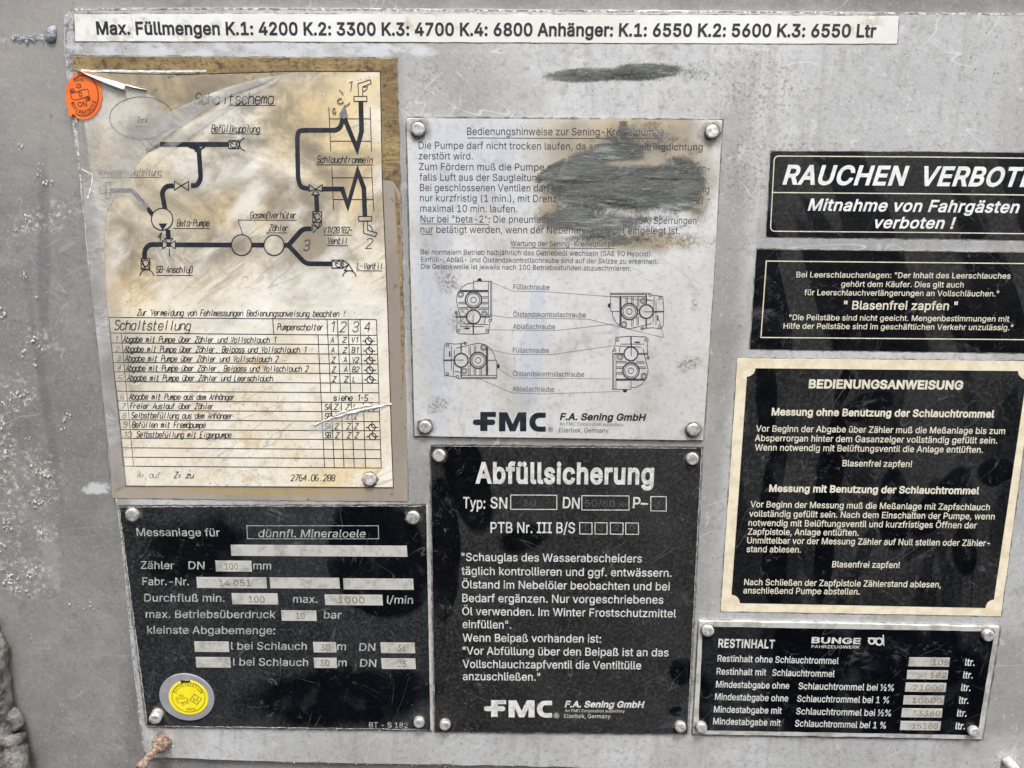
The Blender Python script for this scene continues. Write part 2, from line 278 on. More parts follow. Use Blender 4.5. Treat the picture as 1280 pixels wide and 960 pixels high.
a = m.math('ADD', a, m.mul(m.any(m.blob(215, 150, 60, 16, .6, .7, .3, 30), m.blob(290, 115, 60, 14, .45, .6, .3, 30), m.blob(125, 240, 22, 60, 0, .7, .3, 30), m.blob(118, 420, 20, 200, -.09, .4, .3, 30)), .16))
m.alpha(a).bump(m.math('ADD', m.noise(30, 4, off=3, dist=1.), m.mul(m.noise(14, 2, off=31), 1.2)), .003); M['film'] = m.m
m = MB('clearer_film_crease', .25)
m.color((.66, .66, .66)).alpha(m.rng(m.noise(60, 6, off=17, sx=1.2, sz=.8), .3, .72, .14, .42)).bump(m.noise(40, 4, off=3), .003); M['crease'] = m.m
m = MB('white_torn_paper', .7); m.color(m.mix(m.rng(m.noise(220, 5), .5, .7), (.86, .85, .82), (.60, .57, .52))).bump(m.noise(400, 5), .001); M['torn'] = m.m
m = MB('aged_white_strip', .4)
c = m.mix(m.rng(m.noise(12, 4, off=2), .4, .65), (.86, .87, .87), (.80, .79, .74))
c = m.mix(m.mul(m.any(m.blob(180, 35, 100, 20, 0, .5, .5, 60), m.blob(1080, 35, 20, 20, 0, .5, .5, 60), m.blob(530, 30, 50, 14, 0, .6, .5, 60)), m.rng(m.noise(140, 8, off=7, rough=.7), .48, .62)), c, (.60, .56, .46))
c = m.mix(m.rng(m.noise(300, 8, off=9, rough=.75), .66, .70), c, (.35, .30, .22))
m.color(c).bump(m.noise(60, 4), .0005); M['strip'] = m.m
def plain(name, c1, c2, rough=.45, metal=0., scale=200., bump=.0003, alpha=None, lo=.4, hi=.62):
    m = MB(name, rough, metal); n = m.noise(scale, 7, rough=.7, off=len(name))
    m.color(m.mix(m.rng(n, lo, hi), c1, c2)).bump(n, bump)
    if alpha: m.alpha(m.rng(m.noise(alpha[0], 6, off=3, rough=.7), alpha[1], alpha[2], alpha[3], alpha[4]))
    M[name] = m.m; return m.m
plain('black_ink', (.012, .013, .015), (.03, .03, .032), .4)
plain('diagram_ink', (.010, .014, .022), (.025, .03, .04), .4)
plain('faded_ink', (.05, .05, .055), (.11, .11, .11), .5, alpha=(160, .3, .6, .55, 1.))
plain('ghost_ink', (.17, .165, .165), (.26, .25, .24), .5, alpha=(160, .3, .6, .25, .8))
plain('hose_grey', (.17, .175, .19), (.25, .255, .27), .5)
plain('grey_print', (.035, .036, .05), (.075, .075, .09), .45, alpha=(200, .3, .5, .8, 1.))
plain('light_print', (.06, .06, .075), (.13, .13, .15), .5, alpha=(200, .3, .55, .6, 1.))
plain('white_print', (.74, .75, .73), (.52, .52, .49), .5, alpha=(330, .30, .41, .35, 1.))
plain('engraved_print', (.64, .65, .62), (.36, .37, .35), .45, .2, scale=200, alpha=(300, .32, .45, .25, 1.))
plain('bright_print', (.88, .89, .89), (.74, .75, .75), .4)
plain('cream_print', (.80, .77, .64), (.66, .62, .50), .5, alpha=(420, .30, .42, .6, 1.))
plain('cream_border', (.84, .77, .60), (.72, .63, .45), .5, scale=120)
plain('field_silver', (.74, .73, .70), (.46, .44, .40), .4, .3, scale=110, lo=.42, hi=.66)
plain('stamp', (.17, .13, .09), (.34, .28, .21), .5, scale=300, alpha=(260, .36, .55, .25, 1.))
plain('dark_stamp', (.10, .10, .10), (.055, .055, .055), .3, scale=300, alpha=(260, .3, .55, .4, 1.))
plain('rivet_metal', (.74, .73, .71), (.34, .32, .295), .40, .35, scale=260, bump=.0006)
plain('white_oxide', (.85, .85, .82), (.62, .61, .57), .8, scale=500, bump=.002)
plain('rust', (.20, .105, .06), (.50, .41, .35), .85, scale=420, bump=.002)
plain('cast_grey', (.36, .345, .32), (.11, .10, .095), .5, .3, scale=90, bump=.006)
plain('weld_silver', (.48, .52, .60), (.30, .31, .34), .35, .5, scale=160, bump=.002)
plain('seal_orange', (.95, .21, .035), (.88, .16, .025), .4, scale=70)
plain('seal_yellow', (.93, .80, .03), (.86, .72, .025), .4, scale=90)
plain('seal_grey', (.34, .345, .37), (.29, .295, .315), .45, .1, scale=60)
plain('seal_ink', (.10, .03, .012), (.16, .04, .02), .5)
plain('seal_brown', (.16, .13, .02), (.30, .25, .03), .5)
plain('cardboard', (.42, .30, .17), (.28, .19, .11), .8)
plain('lime', (.74, .73, .67), (.44, .43, .40), .85, scale=240)
mg = MB('grime_in_the_gaps', .8); mg.color(mg.mix(mg.noise(200, 5), (.10, .085, .07), (.17, .15, .13))); mg.alpha(mg.rng(mg.noise(90, 9, off=5, rough=.8), .38, .66, .12, .85)); M['grime'] = mg.m


# ------------------------------------------------------------------ objects
def link(name, me, mat, parent=None, loc=None):
    o = bpy.data.objects.new(name, me); sc.collection.objects.link(o)
    if mat: me.materials.append(M[mat])
    if parent: o.parent = parent
    if loc: o.location = loc
    return o
class Thing:
    def __init__(s, name, label, cat, px, py, h=0., group=None, base=None):
        s.o = P(px, py, h); e = bpy.data.objects.new(name, None); sc.collection.objects.link(e)
        e.location = s.o; e.empty_display_size = .01; s.e = e
        e['label'] = label; e['category'] = cat
        if group: e['group'] = group
    def mesh(s, name, verts, faces, mat, parent=None, smooth=False):
        me = bpy.data.meshes.new(name); me.from_pydata([tuple(Vector(v)-s.o) for v in verts], [], faces); me.validate(); me.update()
        if smooth:
            for p in me.polygons: p.use_smooth = True
        return link(name, me, mat, parent or s.e)

def slab(T, name, pts, h0, h1, mat, parent=None, bevel=.0003, map_h=None):   # polygon (photo points) raised from h0 to h1
    mh = h1 if map_h is None else map_h
    w = [P(x, y, mh) for x, y in pts]; n = len(w)
    bm = bmesh.new(); vs = [bm.verts.new(Vector((p.x, -h1, p.z))-T.o) for p in w]
    f = bm.faces.new(vs); f.normal_update()
    if f.normal.y > 0: f.normal_flip()
    lo = [bm.verts.new(Vector((p.x, -h0, p.z))-T.o) for p in w]
    top = list(f.verts); idx = {v: i for i, v in enumerate(vs)}
    for i in range(n):
        a, b = top[i], top[(i+1) % n]
        bm.faces.new((b, a, lo[idx[a]], lo[idx[b]]))
    if bevel:
        es = [e for e in bm.edges if e.verts[0] in idx and e.verts[1] in idx]
        bmesh.ops.bevel(bm, geom=es, offset=bevel, segments=2, affect='EDGES', profile=.5)
    me = bpy.data.meshes.new(name); bm.to_mesh(me); bm.free()
    return link(name, me, mat, parent or T.e)

def ribbons(T, name, lines, width, mat, h, parent=None, closed=False):   # printed strokes; lines are photo-point lists
    if name in ('underline', 'leader_line', 'grime_line') and len(lines) > 1:
        for l in lines: o = ribbons(T, name, [l], width, mat, h, parent, closed)
        return o
    V, Fc = [], []
    for li, pts in enumerate(lines):
        w = [P(x, y, h) for x, y in pts]; k = scale_at(pts[0][0], pts[0][1], h)*width/2
        q = [Vector((p.x, p.z)) for p in w]; cl = closed or (len(q) > 2 and (q[0]-q[-1]).length < 1e-6)
        if cl and (q[0]-q[-1]).length < 1e-6: q = q[:-1]
        n = len(q)
        if n < 2: continue
        hh = h+(li % 9)*1.2e-6; base = len(V)
        for i in range(n):
            a = q[i-1] if (i > 0 or cl) else None; b = q[(i+1) % n] if (i < n-1 or cl) else None
            d1 = (q[i]-a).normalized() if a is not None and (q[i]-a).length > 0 else None
            d2 = (b-q[i]).normalized() if b is not None and (b-q[i]).length > 0 else None
            if d1 is None: d1 = d2
            if d2 is None: d2 = d1
            t = (d1+d2)
            t = t.normalized() if t.length > 1e-4 else d1
            nn = Vector((-t.y, t.x)); co = max(.38, abs(nn.dot(Vector((-d1.y, d1.x)))))
            r = nn*(k/co)
            V += [(q[i].x+r.x, -hh, q[i].y+r.y), (q[i].x-r.x, -hh, q[i].y-r.y)]
        for i in range(n if cl else n-1):
            a, b = base+2*i, base+2*((i+1) % n); Fc.append((a, a+1, b+1, b))
    return T.mesh(name, V, Fc, mat, parent)

import os
FONT = None
try:      # the sans face that ships inside Blender itself; the built-in face is the fallback
    _fp = os.path.join(bpy.utils.resource_path('LOCAL'), 'datafiles', 'fonts', 'Inter.woff2')
    if os.path.exists(_fp): FONT = bpy.data.fonts.load(_fp)
except Exception: FONT = None
_caps = {}
def cap_of(f):
    if f not in _caps:
        cu = bpy.data.curves.new('t', 'FONT'); cu.body = 'H'; cu.size = 1
        if f: cu.font = f
        ob = bpy.data.objects.new('t', cu); sc.collection.objects.link(ob)
        dg = bpy.context.evaluated_depsgraph_get(); me = bpy.data.meshes.new_from_object(ob.evaluated_get(dg))
        _caps[f] = max(v.co.y for v in me.vertices); bpy.data.objects.remove(ob); bpy.data.curves.remove(cu); bpy.data.meshes.remove(me)
    return _caps[f]
import numpy as np
from mathutils.geometry import delaunay_2d_cdt
def glyph_mesh(s, f_, bold, space):
    if f_ and 'III' not in s: s = s.replace('I', '\u0399')
    #          # outlines of the words, fattened along their normals, filled where the winding says ink
    cu = bpy.data.curves.new('t', 'FONT'); cu.body = s; cu.size = 1; cu.resolution_u = 3; cu.fill_mode = 'NONE'; cu.space_character = space+bold*.9
    if f_: cu.font = f_
    ob = bpy.data.objects.new('t', cu); sc.collection.objects.link(ob)
    dg = bpy.context.evaluated_depsgraph_get(); m0 = bpy.data.meshes.new_from_object(ob.evaluated_get(dg))
    bpy.data.objects.remove(ob); bpy.data.curves.remove(cu)
    co = [v.co.to_2d() for v in m0.vertices]; nx = {}
    for e in m0.edges:
        a, b = e.vertices
        nx.setdefault(a, []).append(b); nx.setdefault(b, []).append(a)
    bpy.data.meshes.remove(m0)
    seen, loops = set(), []
    for st in range(len(co)):
        if st in seen or st not in nx: continue
        loop = [st]; seen.add(st); cur = st+1 if st+1 in nx[st] else nx[st][0]
        while cur != st and cur not in seen:
            loop.append(cur); seen.add(cur); cand = [q for q in nx[cur] if q not in seen]
            if not cand: break
            cur = cand[0]
        lp = [co[i] for i in loop]; q = [lp[0]]
        for p in lp[1:]:
            if (p-q[-1]).length > 1e-5: q.append(p)
        if (q[0]-q[-1]).length < 1e-5: q.pop()
        if len(q) > 2: loops.append(q)
    tot = sum(sum(p.x*r.y-r.x*p.y for p, r in zip(l, l[1:]+l[:1])) for l in loops); sg = 1 if tot > 0 else -1
    if bold:
        nl = []
        for l in loops:
            o = []
            for i, p in enumerate(l):
                d1 = (p-l[i-1]).normalized(); d2 = (l[(i+1) % len(l)]-p).normalized(); n1, n2 = Vector((d1.y, -d1.x)), Vector((d2.y, -d2.x)); n_ = n1+n2
                if n_.length < .2: n_ = n1
                n_.normalize(); o.append(p+n_*(sg*bold*1.0/max(.5, n_.dot(n1))))
            nl.append(o)
        loops = nl
    V, E, n0 = [], [], 0
    for l in loops:
        V += l; k = len(l); E += [(n0+i, n0+(i+1) % k) for i in range(k)]; n0 += k
    ov, oe, of = delaunay_2d_cdt(V, E, [], 0, 1e-6)[:3]
    vo = np.array([tuple(p) for p in ov]); tr = np.array([t for t in of if len(t) == 3], dtype=int)
    c = vo[tr].mean(axis=1); P0 = np.array([tuple(V[a]) for a, b in E]); P1 = np.array([tuple(V[b]) for a, b in E])
    cy = c[:, 1:2]; up = (P0[None, :, 1] <= cy) & (P1[None, :, 1] > cy); dn = (P1[None, :, 1] <= cy) & (P0[None, :, 1] > cy)
    dyy = P1[:, 1]-P0[:, 1]; dyy = np.where(np.abs(dyy) < 1e-12, 1e-12, dyy)
    xi = P0[None, :, 0]+(cy-P0[None, :, 1])/dyy[None]*(P1[:, 0]-P0[:, 0])[None]
    rt_ = xi > c[:, 0:1]; w = (up & rt_).sum(1)-(dn & rt_).sum(1)
    tr = tr[w*sg > 0]
    used = sorted(set(tr.ravel().tolist())); mp = {v: i for i, v in enumerate(used)}
    me = bpy.data.meshes.new('t'); me.from_pydata([(vo[v][0], vo[v][1], 0) for v in used], [], [tuple(mp[i] for i in t[::1]) for t in tr.tolist()]); me.update(); return me
def text(T, s, p0, p1, cap, mat, h, bold=0., shear=0., parent=None, name='text_line', space=1., round_face=False):
    f_ = None if round_face else FONT
    me = glyph_mesh(s, f_, bold, space)
    A, B = P(*p0, h), P(*p1, h); ex = (B-A); L = ex.length; ex.normalize(); ez = Vector((-ex.z, 0, ex.x))
    hz = cap*scale_at((p0[0]+p1[0])/2, (p0[1]+p1[1])/2, h)*1.0
    xs = [v.co.x for v in me.vertices]; x0, x1 = min(xs), max(xs); kz = hz/cap_of(f_); kx = L/(x1-x0)
    for v in me.vertices:
        x, y = v.co.x, v.co.y
        p = A+ex*((x-x0)*kx+y*kz*shear)+ez*(y*kz); v.co = p-T.o
    me.name = name
    return link(name, me, mat, parent or T.e)

GL = {'A': '022842 1434', 'B': '02083847463505 3544433202', 'C': '4738180703123243', 'D': '02083847433202', 'E': '48080242 0535', 'F': '480802 0535',
      'G': '47381807031232434525', 'H': '0208 4842 0545', 'I': '2228', 'L': '080242', 'M': '0208254842', 'N': '02084248', 'P': '02083847463505', 'S': '473818070615354443321203',
      'U': '080312324348', 'V': '082248', 'W': '0812253248', 'Z': '08480242', 'T': '0848 2822', '0': '180703123243473818', '1': '173832', '2': '07183847460242', '3': '07183847463515 354443321203',
      '4': '3832 380444', '5': '480805354443321203', '6': '38180703123243443505', '7': '084812', '8': '183847463515060718 150403123243443 5'.replace('3 5', '35'), '9': '0312324347381807061545',
      'a': '4642 4636160503123243', 'b': '0802 0516364543321203', 'c': '4536160503123243', 'd': '4842 4536160503123243', 'e': '04444536160503123243', 'f': '38281712 0636',
      'g': '4641301001 4536160503123243', 'h': '0802 0516364542', 'i': '2226 2728', 'j': '262110 2728', 'k': '0802 460442', 'l': '2822', 'm': '0206 051625 2522 25364542', 'n': '0206 0516364542',
      'o': '160503123243453616', 'p': '0006 0516364543321203', 'r': '0206 051636', 's': '45361605143443321203', 't': '18131232 0636', 'u': '0603123243 4642', 'v': '062246', 'w': '0612243246',
      'z': '06460242', 'ß': '00071838474635 3544433222', 'ä': '4642 4636160503123243 1718 3738', 'ö': '160503123243453616 1718 3738', 'ü': '0603123243 4642 1718 3738',
      ',': '2211', '.': '2223', '!': '2825 2223', '-': '0535', '=': '0535 0333', ':': '2223 2526'}
def stencil(T, s, p0, p1, cap, mat, h, width=.9, slant=.22, parent=None, name='text_line'):   # drafting-stencil lettering
    n = len(s)*5.2-1.2
    (x0, y0), (x1, y1) = p0, p1; lines = []
    for i, ch in enumerate(s):
        if ch == ' ': continue
        for pl in GL[ch].split():
            pts = []
            for j in range(0, len(pl), 2):
                gx, gy = int(pl[j]), int(pl[j+1])-2
                u = (i*5.2+gx)/n; vx = gy/6*cap
                pts.append((x0+(x1-x0)*u+vx*slant, y0+(y1-y0)*u-vx))
            lines.append(pts)
    return ribbons(T, name, lines, width, mat, h, parent)

def arc(cx, cy, rx, ry, a0, a1, n=20):
    return [(cx+rx*math.cos(math.radians(a0+(a1-a0)*i/n)), cy+ry*math.sin(math.radians(a0+(a1-a0)*i/n))) for i in range(n+1)]
def fillet(pts, r, n=5):
    out = [pts[0]]
    for i in range(1, len(pts)-1):
        p, a, b = Vector(pts[i]), Vector(pts[i-1]), Vector(pts[i+1])
        u, v = (a-p), (b-p); k = min(r, u.length*.48, v.length*.48); s, e = p+u.normalized()*k, p+v.normalized()*k
        for j in range(n+1):
            t = j/n; out.append(tuple((1-t)**2*s+2*t*(1-t)*p+t*t*e))
    out.append(pts[-1]); return out
def jag(pts, amp, step, seed=0, closed=True):      # a little unevenness along a cut edge
    r = random.Random(seed); out = []; n = len(pts)
    for i in range(n if closed else n-1):
        a, b = pts[i], pts[(i+1) % n]; L = math.dist(a, b); k = max(1, int(L/step))
        for j in range(k):
            t = j/k; d = amp if j else 0
            out.append((a[0]+(b[0]-a[0])*t+r.uniform(-d, d), a[1]+(b[1]-a[1])*t+r.uniform(-d, d)))
    return out

def revolve(T, name, c, axis, prof, mat, seg=24, parent=None, lump=0., seed=0, sx=1.):    # prof: (radius, distance along axis)
    ax = Vector(axis).normalized(); u = ax.cross(Vector((0, 0, 1))); u = u.normalized() if u.length > 1e-3 else Vector((1, 0, 0)); v = ax.cross(u).normalized()
    V, Fc = [], []
    for k, (r, d) in enumerate(prof):
        for i in range(seg):
            a = 2*math.pi*i/seg; p = Vector(c)+ax*d+u*(r*math.cos(a)*sx)+v*(r*math.sin(a))
            if lump:
                nz = mnoise.noise_vector(p*160+Vector((seed, 0, 0))); p = p+nz*lump
            V.append(p)
    for k in range(len(prof)-1):
        for i in range(seg):
            a, b = k*seg+i, k*seg+(i+1) % seg; Fc.append((a, b, b+seg, a+seg))
    Fc.append(tuple(range((len(prof)-1)*seg, len(prof)*seg)))
    o = T.mesh(name, V, Fc, mat, parent, True)
    bm = bmesh.new(); bm.from_mesh(o.data); bmesh.ops.recalc_face_normals(bm, faces=bm.faces); bm.to_mesh(o.data); bm.free()
    return o
def rivet(T, px, py, r, tall, h0, name='rivet', oxide=0, seed=0, tilt=0.):   # px,py is where the photo shows the centre of its head
    rr = r*scale_at(px, py, h0+tall); c = P(px, py, h0+tall); c = Vector((c.x, -h0+.0002, c.z)); rn = random.Random(int(px*7+py))
    ax = Vector((rn.uniform(-.09, .09)+tilt, -1, rn.uniform(-.09, .09)))
    kx = (D-h0)/(D-h0-tall); f0 = P(px, py, h0+tall); g0 = (f0.x, f0.z)
    V, Fc = [], []
    for i in range(28):
        a_ = 6.2832*i/28
        for q_ in (.9, 1.30+.35*mnoise.noise(Vector((px+i*.5, py, 0)))): V.append((g0[0]+rr*q_*math.cos(a_), -h0-.00003, g0[1]-rr*.08+rr*q_*math.sin(a_)))
    for i in range(28): j = (i+1) % 28; Fc.append((2*i, 2*i+1, 2*j+1, 2*j))
    T.mesh('dirt_ring', V, Fc, 'grime')
    o = revolve(T, name, c, ax, [(rr*1.0, 0), (rr*1.03, tall*.5), (rr*1.0, tall*.8), (rr*.93, tall*.96), (rr*.80, tall*1.02), (rr*.45, tall*1.0), (rr*.12, tall*.98)], 'rivet_metal', 26, lump=.00016, seed=px)
    return o

H1 = .0025        # front face of the mounting panel
HP = .0044        # front face of the metal plates
HS = .0028        # front face of the stickers
HI = .00012       # printing stands this far off

# -------- the cabinet wall
def grid_wall():
    V, Fc = [], []; nx, nz = 90, 70; X0, X1, ZA, ZB = -.75, .75, Z0-.75, Z0+.5
    for j in range(nz+1):
        for i in range(nx+1):
            x, z = X0+(X1-X0)*i/nx, ZA+(ZB-ZA)*j/nz
            V.append((x, .0008+.0006*mnoise.noise(Vector((x*7, 0, z*7))), z))
    for j in range(nz):
        for i in range(nx):
            a = j*(nx+1)+i; Fc.append((a, a+1, a+nx+2, a+nx+1))
    me = bpy.data.meshes.new('cabinet_wall'); me.from_pydata(V, [], Fc); me.update()
    for p in me.polygons: p.use_smooth = True
    o = link('cabinet_wall', me, 'wall'); o['kind'] = 'structure'; o['label'] = 'dull grey weathered sheet metal of the cabinet wall'
grid_wall()

# -------- the mounting panel
T = Thing('mounting_panel', 'large pale aluminium panel with rounded corner that carries all the plates', 'panel', 640, 952)
outer = [(187, 947.5), (179, 938), (169.7, 865.6), (163, 800), (153, 693), (139, 587), (128, 502), (121, 415), (112.3, 351), (100.6, 240), (96, 197), (87.5, 140), (80.5, 60), (79, 28)] + \
        [(80, 20), (84, 13.5), (90, 10)] + [(300, 9), (860, 12.5), (1290, 16.4), (1420, 17.5), (1330, 985), (1230, 975), (960, 965), (680, 958.7), (530, 955.6), (380, 953)]
slab(T, 'panel_sheet', jag(outer, .35, 14, 3), -.001, H1, 'panel', bevel=.0007)
inset = lambda pts: [(x, y) for x, y in pts]
ribbons(T, 'worn_edge', [jag([(180.5, 938), (171.5, 866), (164.8, 800), (154.8, 693), (141, 587), (130, 502), (123, 415), (114.3, 351), (102.8, 240), (98, 197), (89.5, 140), (82.5, 60), (81, 28), (83, 19), (90, 12), (300, 11), (860, 14.5), (1290, 18)], .5, 6, 8, False)], 1.6, 'rim', H1+.00006)
sm = slab(T, 'paint_streak', [(668, 74), (905, 74), (905, 112), (668, 112)], H1+.00012, H1+.0003, 'smear_panel', bevel=0)

for gi, pl in enumerate([[(508.4, 147.6), (902.9, 150.6), (878.9, 550.4), (518.2, 545), (508.4, 147.6)], [(538.4, 556.9), (877.4, 560), (859.6, 917), (544.1, 914.2), (538.4, 556.9)], [(148.1, 633), (532.4, 631.9), (538, 912.8), (184, 907.9), (148.1, 633)],
        [(874.1, 776.4), (1249.8, 783.6), (1227.5, 924.2), (866, 917.6), (874.1, 776.4)], [(90, 70), (496, 73), (510, 627), (140.6, 622.5), (90, 70)], [(921.9, 447.8), (1294.5, 451.8), (1251, 770.3), (901, 764.2), (921.9, 447.8)],
        [(1362, 192), (963.8, 189.2), (957.9, 296.2), (1360, 301)], [(1330, 316.8), (946.3, 311.7), (937.5, 436.3), (1322, 442)], [(1123.5, 19.7), (92.5, 17.5), (93.9, 51.6), (1121.3, 54.8), (1123.5, 19.7)]]):
    ribbons(T, 'grime_line', [jag(pl, .7, 5, 100+gi, False)], 4.2 if gi < 4 else 2.6, 'grime', H1+.00004+gi*1e-6)
# -------- top strip
T = Thing('capacity_strip', 'long white adhesive strip with black lettering along the top of the panel', 'label strip', 605, 54, H1)
slab(T, 'strip_base', jag([(92.5, 17.5), (300, 17.3), (600, 17.6), (1123.5, 19.7), (1121.3, 54.8), (700, 53.2), (300, 51.8), (93.9, 51.6)], .35, 16, 5), H1, HS, 'strip', bevel=.0001)
text(T, 'Max. Füllmengen K.1: 4200 K.2: 3300 K.3: 4700 K.4: 6800 Anhänger: K.1: 6550 K.2: 5600 K.3: 6550 Ltr', (121, 42.6), (1094.6, 46.2), 14.8, 'black_ink', HS+HI, .025)

# -------- piping diagram sheet
T = Thing('piping_diagram_sheet', 'yellowed laminated piping diagram with torn film and a table of switch positions', 'diagram sheet', 325, 624, H1)
HB, HM, HF = H1+.0003, H1+.0006, H1+.0010
slab(T, 'backing_sheet', jag([(90, 70), (300, 71), (496, 73), (500, 200), (503.5, 380), (508, 500), (510, 627), (320, 625.5), (140.6, 622.5), (131, 520), (116, 380), (101, 215)], .5, 9, 6), H1, HB, 'margin', bevel=.0001)
slab(T, 'brown_tape', jag([(90.5, 70.5), (300, 71.5), (495.6, 73.5), (499.6, 195), (500.5, 240), (491, 225), (479, 224), (475.5, 90), (371, 89), (235, 93), (97, 88), (91.5, 88)], .6, 7, 9), HB, HB+.0003, 'tape', bevel=.0001)
slab(T, 'tape_remnant', jag([(493, 235), (499.6, 250), (505, 440), (503, 500), (500, 350)], .4, 9, 19), HB, HB+.0002, 'tape', bevel=0)
paper = [(97, 88.5), (235, 93), (371, 89), (475.3, 89.4), (478, 229), (484, 369), (489.4, 550), (491.6, 609.4), (330, 608.5), (157.5, 607.5), (147, 500), (131, 395), (117, 247), (104, 140)]
slab(T, 'diagram_paper', jag(paper, .25, 20, 4), HB, HM, 'paper', bevel=.0001)
HI2 = HM+.00012; HH = HM+.00010
slab(T, 'grimy_patch', jag([(99, 90), (235, 94), (371, 90), (340, 95), (300, 104), (262, 117), (228, 131), (206, 141), (192, 122), (178, 113), (140, 102)], .6, 6, 31), HM, HM+.00006, 'grimy', bevel=0)
ribbons(T, 'frame_line', [[(97, 88.9), (160, 92), (235, 93.2), (300, 91.2), (371, 89), (475.3, 89.4), (478, 229), (484, 369), (489.4, 550), (491.6, 609.4), (330, 608.3)]], 1.1, 'diagram_ink', HH)
ribbons(T, 'frame_line', [[(330, 608.3), (157.5, 607.3), (147, 500), (134, 397), (118.5, 250)]], .9, 'faded_ink', HH)
z = Crop(60, 0, 4); a = Crop(100, 200, K); b = Crop(290, 200, K); u = Crop(300, 60, K)
hh = HH
stencil(T, 'Scha', (244, 130.5), (273.5, 130.3), 14, 'diagram_ink', hh, 1.2, .1); stencil(T, 'ltschema', (278, 130.2), (341, 130), 14.5, 'diagram_ink', hh, 1.2, .1)
ribbons(T, 'underline', [z(900, 527, 1137, 527)], .9, 'diagram_ink', hh)
stencil(T, 'Tank', (170.5, 153.7), (185, 153.7), 7.5, 'faded_ink', hh, .8)
ribbons(T, 'underline', [[(169, 158), (187, 158.3)]], .7, 'faded_ink', hh)
ribbons(T, 'tank_outline', [arc(177, 147.5, 40, 26.5, 0, 360, 40), [(174, 174), (182, 184), (186, 188)], [(184, 174), (190, 182), (197, 183)]], 1.0, 'faded_ink', hh)
stencil(T, 'Befüllkupplung', (264.2, 165), (324, 165.5), 9, 'diagram_ink', hh, 1.0, .15)
ribbons(T, 'underline', [[(264, 166.8), (327, 167.4)]], .8, 'diagram_ink', hh)
stencil(T, 'Anhängersaugleitung', (122, 219), (201, 219.3), 8.5, 'ghost_ink', hh, .9)
ribbons(T, 'underline', [[(122, 221.6), (203, 221.6)]], .7, 'faded_ink', hh)
ribbons(T, 'supply_pipe', [[(200, 180.5), (286, 180.5)], fillet([(242, 181), (248.5, 186), (251, 224), (246, 232), (238.8, 232)], 7), fillet([(217.2, 232.3), (207.8, 232.6), (202.4, 240), (206.5, 262)], 7)], 6, 'diagram_ink', hh-.00002)
ribbons(T, 'supply_pipe', [[(236, 183.6), (243.5, 186), (245, 190)], [(256, 183.6), (251.4, 186), (250, 190)]], 2.2, 'diagram_ink', hh-.00001)
ribbons(T, 'supply_pipe', [[(182, 189), (200, 181.5)]], 5, 'ghost_ink', hh-.00002)
ribbons(T, 'trailer_pipe', [fillet([(138.5, 238), (165, 238), (178, 252), (186.5, 263)], 4)], 5.3, 'hose_grey', hh-.00002)
ribbons(T, 'trailer_pipe', [[(184, 260), (190.5, 268)]], 5.6, 'diagram_ink', hh-.00001)
ribbons(T, 'trailer_connector', [[(124, 233), (132, 233), (132, 242), (124, 242), (124, 233)], [(132.6, 227.5), (138, 227.5), (138, 248), (132.6, 248), (132.6, 227.5)]], .9, 'faded_ink', hh)
def cell(name, fill_pts, lines, lw=1.1, fill='torn'):
    f = T.mesh(name, [P(x, y, hh+.00002) for x, y in fill_pts], [tuple(range(len(fill_pts)))[::-1]], 'paper')
    ribbons(T, 'outline', lines, lw, 'diagram_ink', hh+.00006, parent=f)
def circ(cx, cy, r, name='round_symbol'): cell(name, arc(cx, cy, r, r, 0, 360, 28)[:-1], [arc(cx, cy, r, r*1.02, 0, 360, 28)], 1.4)
cell('valve_symbol', [(218, 226.5), (226.5, 232), (218, 237.5)], [[(218, 226.5), (235.5, 238), (235.5, 226.5), (218, 237.5), (218, 226.5)]])
circ(202.6, 274, 13.4, 'pump_symbol')
T.mesh('flow_triangle', [P(*p, hh+.00012) for p in a(522, 423, 582, 423, 551, 466)], [(2, 1, 0)], 'diagram_ink')
stencil(T, 'Beta-Pumpe', (221.3, 282.5), (261, 282.5), 8, 'diagram_ink', hh, 1.0, .15)
ribbons(T, 'underline', [a(622, 456, 865, 456), b(40, 400, 433, 401), b(40, 400, 70, 495), b(228, 485, 368, 486), b(232, 485, 240, 499), b(612, 500, 798, 501), b(633, 570, 773, 571), b(830, 738, 1003, 739), [(195.6, 344.3), (241, 344.3)]], .9, 'diagram_ink', hh)
stencil(T, '4', (197, 299), (201, 299), 8, 'diagram_ink', hh, 1.1); ribbons(T, 'leader_line', [a(545, 478, 533, 545)], .8, 'diagram_ink', hh)
ribbons(T, 'main_pipe', [[(210, 287), (210.5, 299)], [(219, 306), (289.8, 306.2)], [(314.6, 306.3), (329.8, 306.4)],
    fillet([(203.5, 305.6), (187, 305.6), (180.8, 312), (180.6, 323.4)], 8), [(354.8, 306.5), (362, 306.5)], fillet([(360, 307), (378.5, 286), (389.6, 286)], 5), fillet([(360, 306), (382, 329.6), (414.9, 329.8)], 6)], 5.9, 'diagram_ink', hh-.00002)
cell('three_way_valve', [(203.3, 300.3), (203.3, 310.5), (219, 310.5), (219, 301)], [[(211, 306), (203.3, 300.3), (203.3, 310.5), (211, 306)], [(211, 306), (219, 301), (219, 310.7), (211, 306)], [(211, 306), (205.5, 298.3), (215.8, 298.3), (211, 306)]], 1.2)
circ(211, 305.9, 2.4, 'valve_hub'); ribbons(T, 'valve_stem', [[(211.5, 308), (212, 321)]], 1.1, 'diagram_ink', hh)
